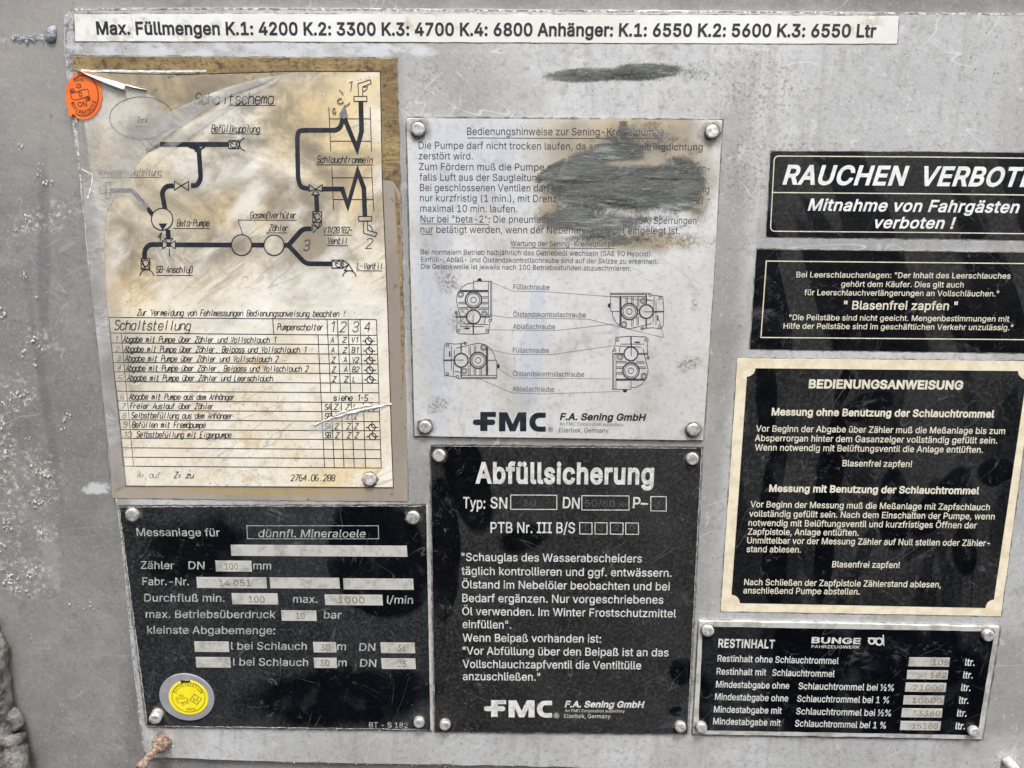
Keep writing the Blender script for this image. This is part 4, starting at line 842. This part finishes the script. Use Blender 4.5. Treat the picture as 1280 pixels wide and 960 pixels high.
et('max. Betriebsüberdruck', (182.2, 772.2), (344.4, 772.7)); field(351.3, 763, 395, 776, '10', (370, 381)); et('bar', (404.7, 773), (426.5, 773.2))
et('kleinste Abgabemenge:', (184, 791.9), (343.8, 792.7))
field(242.6, 801.8, 285.7, 814.9); et('l bei Schlauch', (288.7, 811.9), (383.4, 812.3)); field(391.2, 802.7, 419.7, 815.6, '30', (401, 413)); et('m', (421.4, 812.5), (432.2, 812.6)); et('DN', (449, 813.4), (468.8, 813.6)); field(475.4, 803.2, 518.1, 816.4, '36', (497, 507))
field(244.4, 821.4, 287.6, 834.4); et('l bei Schlauch', (291.3, 831.8), (385, 832.5)); field(392, 822.4, 420.6, 835, '30', (400, 412)); et('m', (422.7, 832.7), (433.2, 832.8)); et('DN', (450, 833.3), (470, 833.6)); field(476.3, 823, 519, 836.2, '25', (497, 508))
et('BT - S 182', (461.5, 909.2), (510, 909.8), 6.8, 0)
rivet(T, 164.2, 644.5, 8.3, .0028, HP); rivet(T, 515.8, 648, 8.1, .0026, HP); rivet(T, 191.6, 899.6, 7, .0075, HP, tilt=.05); rivet(T, 523.2, 905.2, 6.2, .0042, HP)

# -------- round yellow seal on its grey disc
T = Thing('seal_disc', 'round yellow inspection seal on a grey disc in the corner of the metering plate', 'seal', 232, 902, HP)
def egg(cx, cy, rx, ry, tilt, n=48):
    t = math.radians(tilt); return [(cx+rx*math.cos(q)*math.cos(t)-ry*math.sin(q)*math.sin(t), cy+rx*math.cos(q)*math.sin(t)+ry*math.sin(q)*math.cos(t)) for q in (2*math.pi*i/n for i in range(n))]
slab(T, 'grey_disc', egg(233.2, 871.8, 35, 28.6, 18), HP, HP+.0012, 'seal_grey', bevel=.0004)
slab(T, 'yellow_sticker', egg(235.4, 872, 25, 21.2, 15), HP+.0012, HP+.0015, 'seal_yellow', bevel=.0001)
HY = HP+.0015+HI
slab(T, 'punched_slot', [(225.2, 850.6), (237.5, 850.6), (237.5, 853.6), (226.4, 854)], HP+.0015, HP+.0016, 'diagram_ink', bevel=0)
e = egg(235.6, 871.5, 20.8, 18.2, 15); ribbons(T, 'ring_line', [e+[e[0]]], .8, 'seal_brown', HY)
polar_text(T, 'EICHDIREKTION', (235.6, 871.5), 16.2, -176, -34, 3.9, 'seal_brown', HY, ry=13.6, rot=15)
text(T, 'Nord', (233.5, 888), (244, 887.5), 3.4, 'seal_brown', HY, .01)
ribbons(T, 'diamond_outline', [[(243.2, 867.5), (252, 873.8), (246, 880.6), (237.2, 874.6), (243.2, 867.5)]], .8, 'seal_brown', HY)
text(T, '2.3', (241.6, 876.4), (248, 876.2), 4, 'seal_brown', HY, .02)
ribbons(T, 'ribbon_outline', [fillet([(221, 875), (222, 878.5), (227, 878.6), (233, 876.5)], 2), fillet([(224, 873.6), (229, 872.5), (234.5, 872.4), (235, 878)], 2), arc(221.6, 873.2, 1.7, 1.6, 0, 360, 10), arc(233.8, 877.8, 1.7, 1.6, 0, 360, 10), arc(229, 880.3, 1.5, 1.4, 0, 360, 8)], .6, 'seal_brown', HY)
text(T, 'NO', (224.5, 871), (230, 870.5), 2.6, 'seal_brown', HY, .01)

# -------- black overfill protection plate (centre)
T = Thing('overfill_protection_plate', 'black plate with large bold white heading between the silver plate and the bottom edge', 'plate', 702, 917, H1)
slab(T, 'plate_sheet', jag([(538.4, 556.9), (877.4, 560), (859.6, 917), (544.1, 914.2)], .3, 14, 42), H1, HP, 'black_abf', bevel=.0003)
ribbons(T, 'bare_edge', [jag([(538.9, 557.4), (877, 560.5)], .2, 6, 43, False), jag([(877, 560.5), (859.4, 916)], .3, 6, 44, False)], .7, 'rim', HP+.00004)
wt = lambda s, p0, p1, cap=10.2, b=.008, m_='white_print', sh=0., sp=1., rf=False: text(T, s, p0, p1, cap, m_, hp, b, sh, space=sp, round_face=rf)
wt('Abfüllsicherung', (594.2, 603.2), (817, 604.6), 25, .03, sp=1.04)
for s, xa, xb in (('Typ:', 578.8, 606.5), ('SN', 612.7, 633.8), ('DN', 703.2, 724.2), ('P–', 790.8, 809.6)): wt(s, (xa, 635), (xb, 635.8), 14, .012)
wt('PTB Nr. III B/S', (613.2, 665.9), (718.6, 666.4), 13.6, .010)
boxes = [(638.4, 618.7, 696, 636.6), (727.3, 619.6, 786.2, 637.4), (813.5, 620.6, 832.8, 638.6), (724.6, 653.2, 740, 667.4), (743.8, 653.3, 758.8, 667.5), (762.9, 653.4, 778.8, 667.6), (782.2, 653.6, 798, 667.8)]
nums = [('30', 654, 670), ('50/80 x', 731, 780), ('3', 819, 826), ('1', 730, 734), ('3', 748, 754), ('2', 768, 774), ('0', 787, 793)]
for (x0, y0, x1, y1), (s, xa, xb) in zip(boxes, nums):
    bo = ribbons(T, 'number_box', [[(x0, y0), (x1, y0+.3), (x1, y1+.2), (x0, y1), (x0, y0)]], 1.0, 'white_print', hp)
    text(T, s, (xa, y1-4), (xb, y1-4), 8.5, 'light_print', hp, .0, parent=bo, name='stamped_number')
for s, p0, p1 in (('"Schauglas des Wasserabscheiders', (576.9, 701), (802.3, 703.1)), ('täglich kontrollieren und ggf. entwässern.', (576.9, 718.3), (839.4, 721)), ('Ölstand im Nebelöler beobachten und bei', (577.4, 735.2), (837.1, 737.9)),
                  ('Bedarf ergänzen. Nur vorgeschriebenes', (577.8, 752.3), (829, 754.6)), ('Öl verwenden. Im Winter Frostschutzmittel', (577.8, 768.7), (845, 771.7)), ('einfüllen".', (578.2, 785), (639.1, 785.7)),
                  ('Wenn Beipaß vorhanden ist:', (578.2, 801.8), (751.3, 803.3)), ('"Vor Abfüllung über den Beipaß ist an das', (578.2, 818.1), (835.6, 820.5)), ('Vollschlauchzapfventil die Ventiltülle', (578.4, 834.6), (801.3, 836.6)), ('anzuschließen."', (578.6, 850), (675.1, 850.9))):
    wt(s, p0, p1)
c = Crop(530, 820, 960/140)
block_logo(T, c, ((575, 378, 632, 522), (513, 430, 697, 473), (725, 380, 948, 526), (967, 383, 1098, 528), (1135, 510, 22)), 'white_print', hp, (704, 413), 'white_print')
wt('F.A. Sening GmbH', (705.9, 883.8), (804, 884.4), 7.8, .03, sh=.2); wt('An FMC Corporation subsidiary', (705.9, 890.1), (780.7, 890.6), 3.8, .0); wt('Ellerbek, Germany', (705.3, 897.4), (763, 897.9), 5.2, .0)
rivet(T, 548.8, 570.2, 7.8, .0026, HP); rivet(T, 865.6, 574.3, 7.8, .0026, HP); rivet(T, 555.8, 908.2, 6.2, .0042, HP); rivet(T, 851.2, 911, 6.4, .0042, HP)

# -------- no smoking sticker
T = Thing('no_smoking_sticker', 'black sticker with large slanted white lettering and rounded cream frame at the right edge', 'sticker', 1140, 298, H1)
slab(T, 'sticker_base', jag([(966.5, 189.2), (1150, 189.8), (1362, 192), (1360, 301), (1150, 297.6), (959.5, 296.2), (958, 294), (963.6, 191.5)], .35, 12, 52), H1, HS, 'black_rauch', bevel=.0001)
hs2 = HS+HI
fr = fillet([(1160, 196.2), (968, 195), (963, 289), (1160, 290.6)], 6)
ribbons(T, 'frame_line', [fr, [(1160, 196.2), (1348, 198.5), (1345, 293), (1160, 290.6)], [(965.6, 240.6), (1160, 242.2), (1346, 244.6)]], 1.3, 'cream_print', hs2)
st = lambda s, p0, p1, cap, b, sh=0., m_='bright_print': text(T, s, p0, p1, cap, m_, hs2, b, sh, space=1.03)
st('RAUCHEN', (978.3, 229.6), (1129.5, 231.1), 22.2, .026, .22); st('VERBOTEN', (1147.5, 231.3), (1313, 233), 22.2, .026, .22)
st('Mitnahme von Fahrgästen', (1009.6, 262.8), (1272, 265.9), 14, .020, .22); st('verboten !', (1090.4, 284.7), (1191, 285.6), 13.4, .020, .22)

# -------- empty hose notice
T = Thing('hose_notice_sticker', 'black sticker with small cream text inside a thin rectangular frame below the no smoking sticker', 'sticker', 1130, 440, H1)
slab(T, 'sticker_base', jag([(946.3, 311.7), (1150, 314.2), (1330, 316.8), (1322, 442), (1130, 439), (937.5, 436.3)], .4, 12, 62), H1, HS, 'black_rauch', bevel=.0001)
ribbons(T, 'frame_line', [[(957.9, 326.3), (1316, 329.8), (1310, 424.8), (951.2, 421.8), (957.9, 326.3)]], 1.3, 'cream_border', hs2)
ct_ = lambda s, p0, p1, cap=6.9, b=.008: text(T, s, p0, p1, cap, 'cream_print', hs2, b)
ct_('Bei Leerschlauchanlagen: "Der Inhalt des Leerschlauches', (995.3, 346.6), (1262.8, 348.3)); ct_('gehört dem Käufer. Dies gilt auch', (1051.3, 358.3), (1204.4, 359.4)); ct_('für Leerschlauchverlängerungen an Vollschläuchen."', (1005.2, 368.9), (1248.2, 370.5))
ct_('" Blasenfrei zapfen "', (1054.2, 386.5), (1196.3, 387.5), 10.4, .014); ct_('"Die Peilstäbe sind nicht geeicht. Mengenbestimmungen mit', (986.2, 400), (1261.3, 402)); ct_('Hilfe der Peilstäbe sind im geschäftlichen Verkehr unzulässig."', (979.2, 410.8), (1265.7, 412.8))

# -------- operating instructions, cream border
T = Thing('operating_instruction_plate', 'black operating instruction panel with a wide cream border and notched corners', 'plate', 1076, 770, H1)
slab(T, 'cream_sheet', jag([(921.9, 447.8), (1294.5, 451.8), (1251, 770.3), (901, 764.2)], .35, 14, 72), H1, HS, 'cream_border', bevel=.0001)
q = [(933.75, 460.3), (1283, 463.8), (1242.5, 760), (914.4, 753.9)]
pts = []
for i, (x, y) in enumerate(q):
    r_ = 10.5; a0 = (90, 180, 270, 0)[i]; pts += [(x+r_*math.cos(math.radians(a0-90*j/6)), y+r_*math.sin(math.radians(a0-90*j/6))) for j in range(7)]
slab(T, 'black_field', pts, HS, HS+.0001, 'black_bed', bevel=0)
hb = HS+.0001+HI
bt = lambda s, p0, p1, cap=7.9, b=.010: text(T, s, p0, p1, cap, 'cream_print', hb, b)
bt('BEDIENUNGSANWEISUNG', (1010.6, 484.8), (1203.4, 486.5), 10.2, .036)
bt('Messung ohne Benutzung der Schlauchtrommel', (964.4, 518.9), (1242.5, 521.8), 8.8, .028)
for s, p0, p1 in (('Vor Beginn der Abgabe über Zähler muß die Meßanlage bis zum', (944.7, 539.4), (1256, 542.5)), ('Absperrorgan hinter dem Gasanzeiger vollständig gefüllt sein.', (943.4, 551.2), (1246.2, 554.4)), ('Wenn notwendig mit Belüftungsventil die Anlage entlüften.', (943.4, 563), (1228.4, 566)),
                  ('Blasenfrei zapfen!', (1052.8, 582.8), (1139.6, 583.8)), ('Vor Beginn der Messung muß die Meßanlage mit Zapfschlauch', (937.8, 634), (1236.9, 637.8)), ('vollständig gefüllt sein. Nach dem Einschalten der Pumpe, wenn', (936.2, 645.6), (1243, 649.4)),
                  ('notwendig mit Belüftungsventil und kurzfristiges Öffnen der', (935.3, 657.2), (1220.6, 660.4)), ('Zapfpistole, Anlage entlüften.', (934.7, 668.2), (1073.1, 669.6)), ('Unmittelbar vor der Messung Zähler auf Null stellen oder Zähler-', (933.7, 679.1), (1236.9, 682.6)),
                  ('stand ablesen.', (933, 690), (1001, 690.7)), ('Blasenfrei zapfen!', (1040, 709), (1124.2, 710)), ('Nach Schließen der Zapfpistole Zählerstand ablesen,', (930, 731.2), (1176, 734.4)), ('anschließend Pumpe abstellen.', (929, 741.7), (1074.4, 743.2))):
    bt(s, p0, p1)
bt('Messung mit Benutzung der Schlauchtrommel', (961.2, 614.4), (1223.7, 617.6), 8.6, .028)

# -------- residual volume plate
T = Thing('residual_volume_plate', 'black plate with raised silver rim and six silver number fields at the lower right', 'plate', 1048, 924, H1)
slab(T, 'silver_rim', jag([(874.1, 776.4), (1249.8, 783.6), (1227.5, 924.2), (866, 917.6)], .25, 16, 82), H1, HP, 'field_silver', bevel=.0004)
slab(T, 'plate_field', jag([(878.4, 783.2), (1243.5, 789.4), (1221.8, 919), (872.8, 912.6)], .3, 12, 83), HP, HP+.0001, 'black_rest', bevel=0)
hr = HP+.0001+HI
rt = lambda s, p0, p1, cap=8.4, b=.012, m_='white_print', sp=1.: text(T, s, p0, p1, cap, m_, hr, b, space=sp)
rt('RESTINHALT', (897.7, 809), (968, 810.3), 10.6, .024, sp=1.04); rt('BUNGE', (1014.2, 803.5), (1075.6, 804.8), 7.2, .03); rt('FAHRZEUGWERK', (1014.2, 809.9), (1074.6, 810.8), 3.7, .006)
symb = [arc(1089.6, 801.3, 3.6, 3.6, 0, 360, 16), arc(1099, 802, 4.2, 4.2, 0, 360, 16)]
ribbons(T, 'maker_emblem', symb, 2.2, 'white_print', hr); ribbons(T, 'maker_emblem', [[(1085, 797.6), (1103, 798.2)], [(1104, 793.5), (1104.6, 807)]], 1.5, 'white_print', hr+.00003)
R = [('Restinhalt ohne Schlauchtrommel', None, (896.7, 826.8), (1048, 830), 0), ('Restinhalt mit', 'Schlauchtrommel', (895.4, 843), (957.5, 844.3), (965, 844.6, 1043, 846.2)),
     ('Mindestabgabe ohne', 'Schlauchtrommel bei ½%', (894.8, 859.2), (986.3, 861), (997.8, 861.3, 1117, 863.6)), ('Mindestabgabe ohne', 'Schlauchtrommel bei 1 %', (893.5, 874.7), (985, 876.8), (996.2, 877.1, 1111, 879)),
     ('Mindestabgabe mit', 'Schlauchtrommel bei ½%', (892.2, 890.4), (976.8, 892.2), (994.9, 892.8, 1113.5, 895.2)), ('Mindestabgabe mit', 'Schlauchtrommel bei 1 %', (891.2, 905.3), (975.5, 907.4), (993.5, 908, 1107.1, 910.6))]
for s, s2, p0, p1, e in R:
    rt(s, p0, p1)
    if s2: rt(s2, e[:2], e[2:])
for (xa, xb, yc), num, (na, nb), lx in zip(((1136.6, 1187.5, 827.6), (1134.3, 1185.5, 843.5), (1132.3, 1183.2, 859.2), (1130, 1180.6, 875.2), (1127.7, 1178.3, 891.2), (1126, 1176.3, 907.2)),
        ('105', '182', '21000', '10500', '33360', '15180'), ((1165, 1186), (1162, 1183), (1141, 1179), (1140, 1177), (1140, 1175), (1140, 1172)), (1206, 1203.6, 1201, 1198.4, 1196, 1194)):
    f = slab(T, 'number_field', [(xa, yc-5.8), (xb, yc-5.3), (xb-1.2, yc+5.9), (xa-1.2, yc+5.4)], HP, HP+.0003, 'field_silver', bevel=.00005)
    text(T, num, (na, yc+3.6), (nb, yc+3.9), 7, 'stamp', HP+.0005, .0, parent=f, name='stamped_number')
    rt('ltr.', (lx, yc+4.3), (lx+12, yc+4.5), 9, .016)
rivet(T, 885.6, 790, 7.2, .0030, HP); rivet(T, 1236.6, 795.8, 7.2, .0034, HP); rivet(T, 877.8, 911.2, 6.4, .0042, HP); rivet(T, 1219.6, 917.2, 6.4, .0044, HP)

# -------- rusty stud with nut
T = Thing('rusty_stud', 'rusty threaded stud and nut at the panel corner below the yellow seal', 'bolt', 205, 930, H1)
b0 = P(206, 925, H1)
revolve(T, 'nut', b0+Vector((-.001, .001, 0)), (-.15, -1, -.05), [(.0066, 0), (.0072, .003), (.0066, .007), (.0048, .0088), (.0036, .009)], 'rust', 14, lump=.0011, seed=3)
revolve(T, 'stud', b0+Vector((-.001, 0, -.0005)), (-.22, -1, -.12), [(.0030, 0), (.0031, .010), (.0027, .013), (.0032, .0165), (.0026, .019), (.0033, .022), (.0034, .027), (.0024, .0285), (.0022, .0262)], 'rust', 16, lump=.0005, seed=8)
def crumbs(T, name, cx, cy, rx, ry, n, rmin, rmax, mat, seed, h):
    rn = random.Random(seed); V, Fc = [], []
    for _ in range(n):
        a_, q_ = rn.uniform(0, 6.283), math.sqrt(rn.random()); x, y = cx+rx*q_*math.cos(a_), cy+ry*q_*math.sin(a_)
        speck(V, Fc, x, y, rn.uniform(rmin, rmax), h, rn)
    return T.mesh(name, V, Fc, mat, smooth=True)
def speck(V, Fc, x, y, r_, h, rn, flat=.5):
    flat *= .2
    c0 = P(x, y, h); k = scale_at(x, y, h)*r_; n = 6; b_ = len(V); ang = rn.uniform(0, 3); el = rn.uniform(.45, 1)
    for ring, (q_, z_) in enumerate(((1, 0), (.65, .7))):
        for i in range(n):
            a_ = 6.283*i/n; rr = k*q_*rn.uniform(.35, 1.45); dx, dz = rr*math.cos(a_), rr*math.sin(a_)*el
            V.append((c0.x+dx*math.cos(ang)-dz*math.sin(ang), -h+.0001-z_*k*flat, c0.z+dx*math.sin(ang)+dz*math.cos(ang)))
    V.append((c0.x, -h-k*flat, c0.z))
    for i in range(n):
        j = (i+1) % n; Fc.append((b_+i, b_+j, b_+n+j, b_+n+i)); Fc.append((b_+n+i, b_+n+j, b_+2*n))
o = crumbs(T, 'oxide_crust', 203, 932, 14, 15, 190, .6, 2.0, 'white_oxide', 4, H1+.0004); o['kind'] = 'stuff'
T.mesh('oxide_cap', *(lambda V, Fc: (speck(V, Fc, 194, 922, 6.2, H1, random.Random(1), .35), (V, Fc))[1])([], []), 'white_oxide', smooth=True)
T = Thing('corroded_stud', 'white crusted stud end at the very bottom right corner', 'bolt', 1262, 955, H1)
revolve(T, 'stud', P(1258, 950, H1), (.1, -1, -.05), [(.0034, 0), (.0036, .004), (.0034, .009), (.0026, .0105), (.001, .0106)], 'white_oxide', 16, lump=.0007, seed=9)
o = crumbs(T, 'oxide_crust', 1258, 952, 20, 12, 110, .3, 1.3, 'white_oxide', 6, H1+.0001); o['kind'] = 'stuff'

# -------- lumpy cast fitting at the left edge
T = Thing('cast_fitting', 'lumpy grey cast metal fitting cut off by the lower left edge of the picture', 'fitting', 0, 950)
def tube(name, path, rad, mat, lump, seed, seg=20):
    V, Fc = [], []
    pw = [P(x, y, h) for x, y, h in path]; pw2, rd = [], []
    for i in range(len(pw)-1):
        for j in range(6): t = j/6; pw2.append(pw[i].lerp(pw[i+1], t)); rd.append(rad[i]*(1-t)+rad[i+1]*t)
    pw2.append(pw[-1]); rd.append(rad[-1])
    for i, p in enumerate(pw2):
        d = (pw2[min(i+1, len(pw2)-1)]-pw2[max(i-1, 0)]).normalized(); u_ = d.cross(Vector((0, 1, 0))).normalized(); v_ = d.cross(u_)
        for k in range(seg):
            a_ = 6.2832*k/seg; q_ = p+(u_*math.cos(a_)+v_*math.sin(a_))*rd[i]; q_ += mnoise.noise_vector(q_*70+Vector((seed, 0, 0)))*lump+mnoise.noise_vector(q_*240)*lump*.35; V.append(q_)
    for i in range(len(pw2)-1):
        for k in range(seg): a_, b_ = i*seg+k, i*seg+(k+1) % seg; Fc.append((a_, b_, b_+seg, a_+seg))
    Fc.append(tuple(range(seg))); Fc.append(tuple(range((len(pw2)-1)*seg, len(pw2)*seg)))
    o = T.mesh(name, V, Fc, mat, smooth=True)
    bm = bmesh.new(); bm.from_mesh(o.data); bmesh.ops.recalc_face_normals(bm, faces=bm.faces); bm.to_mesh(o.data); bm.free(); return o
tube('casting_body', [(-16, 775, .004), (-12, 800, .006), (-8, 850, .008), (-6, 900, .008), (-4, 960, .008), (-4, 1010, .008)], [.006, .0095, .011, .0125, .013, .013], 'cast_grey', .0035, 2)
tube('casting_lug', [(-4, 880, .004), (14, 892, .006), (24, 908, .005)], [.005, .006, .0045], 'cast_grey', .002, 5)
revolve(T, 'pipe_collar', P(16, 918, .008), (.25, -.35, -1), [(.004, 0), (.0075, .001), (.0082, .003), (.0080, .0062), (.0066, .0072), (.0066, .0098), (.0088, .0108), (.0090, .0135), (.0088, .030)], 'cast_grey', 28, lump=.0012, seed=4)

# -------- weld dab left of the panel corner
T = Thing('weld_spatter', 'shiny bluish dab of weld metal on the bare wall left of the panel corner', 'weld', 60, 50)
def dab(name, pts, hgt, mat):
    cxy = (sum(p[0] for p in pts)/len(pts), sum(p[1] for p in pts)/len(pts)); V = [P(*p, 0)+Vector((0, .0003, 0)) for p in pts]; n = len(pts)
    V += [P(cxy[0]+(p[0]-cxy[0])*.75, cxy[1]+(p[1]-cxy[1])*.75, hgt) for p in pts]; V.append(P(*cxy, hgt*1.1))
    Fc = [(i, (i+1) % n, n+(i+1) % n, n+i) for i in range(n)]+[(n+i, n+(i+1) % n, 2*n) for i in range(n)]
    T.mesh(name, V, Fc, mat, smooth=True)
dab('weld_dab', [(57, 36), (62, 32.5), (68, 31.5), (70, 36), (70, 47), (68, 53), (62, 54.5), (56, 51), (55, 43)], .0012, 'weld_silver')
rn = random.Random(2)
V, Fc = [], []
for i in range(60): speck(V, Fc, rn.uniform(12, 54), 47+rn.gauss(0, 2.6), rn.uniform(.8, 2.4), .0004, rn, .4)
T.mesh('weld_trail', V, Fc, 'weld_silver', smooth=True)

# -------- lime and paint spatter
rn = random.Random(11); V, Fc = [], []
clusters = [(46, 425, 9, 7, 16), (22, 492, 8, 7, 12), (8, 505, 8, 14, 12), (45, 455, 4, 5, 7), (30, 440, 8, 6, 5), (50, 590, 11, 7, 20), (47, 626, 13, 6, 18), (52, 668, 10, 7, 15), (8, 560, 8, 14, 12), (5, 535, 5, 8, 7), (8, 655, 8, 14, 16), (5, 680, 6, 8, 10),
            (14, 722, 12, 8, 24), (34, 718, 10, 8, 16), (22, 737, 14, 5, 14), (85, 522, 8, 5, 9), (80, 540, 6, 6, 5), (35, 548, 6, 4, 5), (105, 760, 12, 8, 8), (25, 285, 6, 5, 6), (33, 270, 5, 5, 5), (48, 215, 4, 6, 5), (25, 182, 5, 5, 5), (60, 225, 6, 5, 5), (30, 345, 6, 6, 7), (43, 370, 4, 8, 6), (3, 390, 3, 12, 5)]
for cx, cy, rx, ry, n in clusters:
    for _ in range(n): speck(V, Fc, cx+rn.gauss(0, rx*.55), cy+rn.gauss(0, ry*.55), rn.choice((.5, .8, 1.1, 1.5, 2.0)), .0002, rn, .3)
left = lambda y: 78+.105*y
for _ in range(420):
    y = rn.uniform(150, 955); x = rn.uniform(0, left(y)-4)
    speck(V, Fc, x, y, rn.uniform(.25, .8), .0002, rn, .3)
for _ in range(110):
    x, y = rn.uniform(250, 1270), rn.uniform(925, 958); speck(V, Fc, x, y, rn.uniform(.2, .8), H1-.0001, rn, .3)
for _ in range(150):
    x, y = rn.uniform(500, 1270), rn.uniform(58, 186)
    if y < 140 or x > 910: speck(V, Fc, x, y, rn.uniform(.2, .65), H1-.0001, rn, .3)
def bare(x, y):
    return True
for _ in range(170): speck(V, Fc, rn.uniform(190, 540), rn.triangular(690, 905, 880), rn.choice((.25, .4, .6, .9)), HP-.00005, rn, .25)
for _ in range(60): speck(V, Fc, rn.uniform(545, 860), rn.uniform(565, 912), rn.uniform(.2, .6), HP-.00005, rn, .25)
for _ in range(60): speck(V, Fc, rn.uniform(880, 900), rn.uniform(560, 915), rn.uniform(.2, .6), H1-.0001, rn, .25)
for _ in range(130):                                     # along the lower plate edges and the panel's own foot
    x = rn.uniform(200, 1230); y = rn.choice((912.5+.004*(x-300), 957.5-(max(0, 560-x))*.018)); speck(V, Fc, x, y+rn.uniform(-.8, .8), rn.uniform(.3, 1.1), H1 if y > 930 else HP-.0002, rn, .5)
for _ in range(120):
    t = rn.random(); y = 30+t*900; x = 80.5+(y-30)*.1085; speck(V, Fc, x+rn.gauss(0, 1.2), y, rn.uniform(.3, 1.0), H1-.0002, rn, .5)
me = bpy.data.meshes.new('lime_spatter'); me.from_pydata([tuple(v) for v in V], [], Fc); me.validate(); me.update()
for p in me.polygons: p.use_smooth = True
o = link('lime_spatter', me, 'lime'); o['kind'] = 'stuff'; o['label'] = 'fine white lime and paint spatter over the wall and plates'
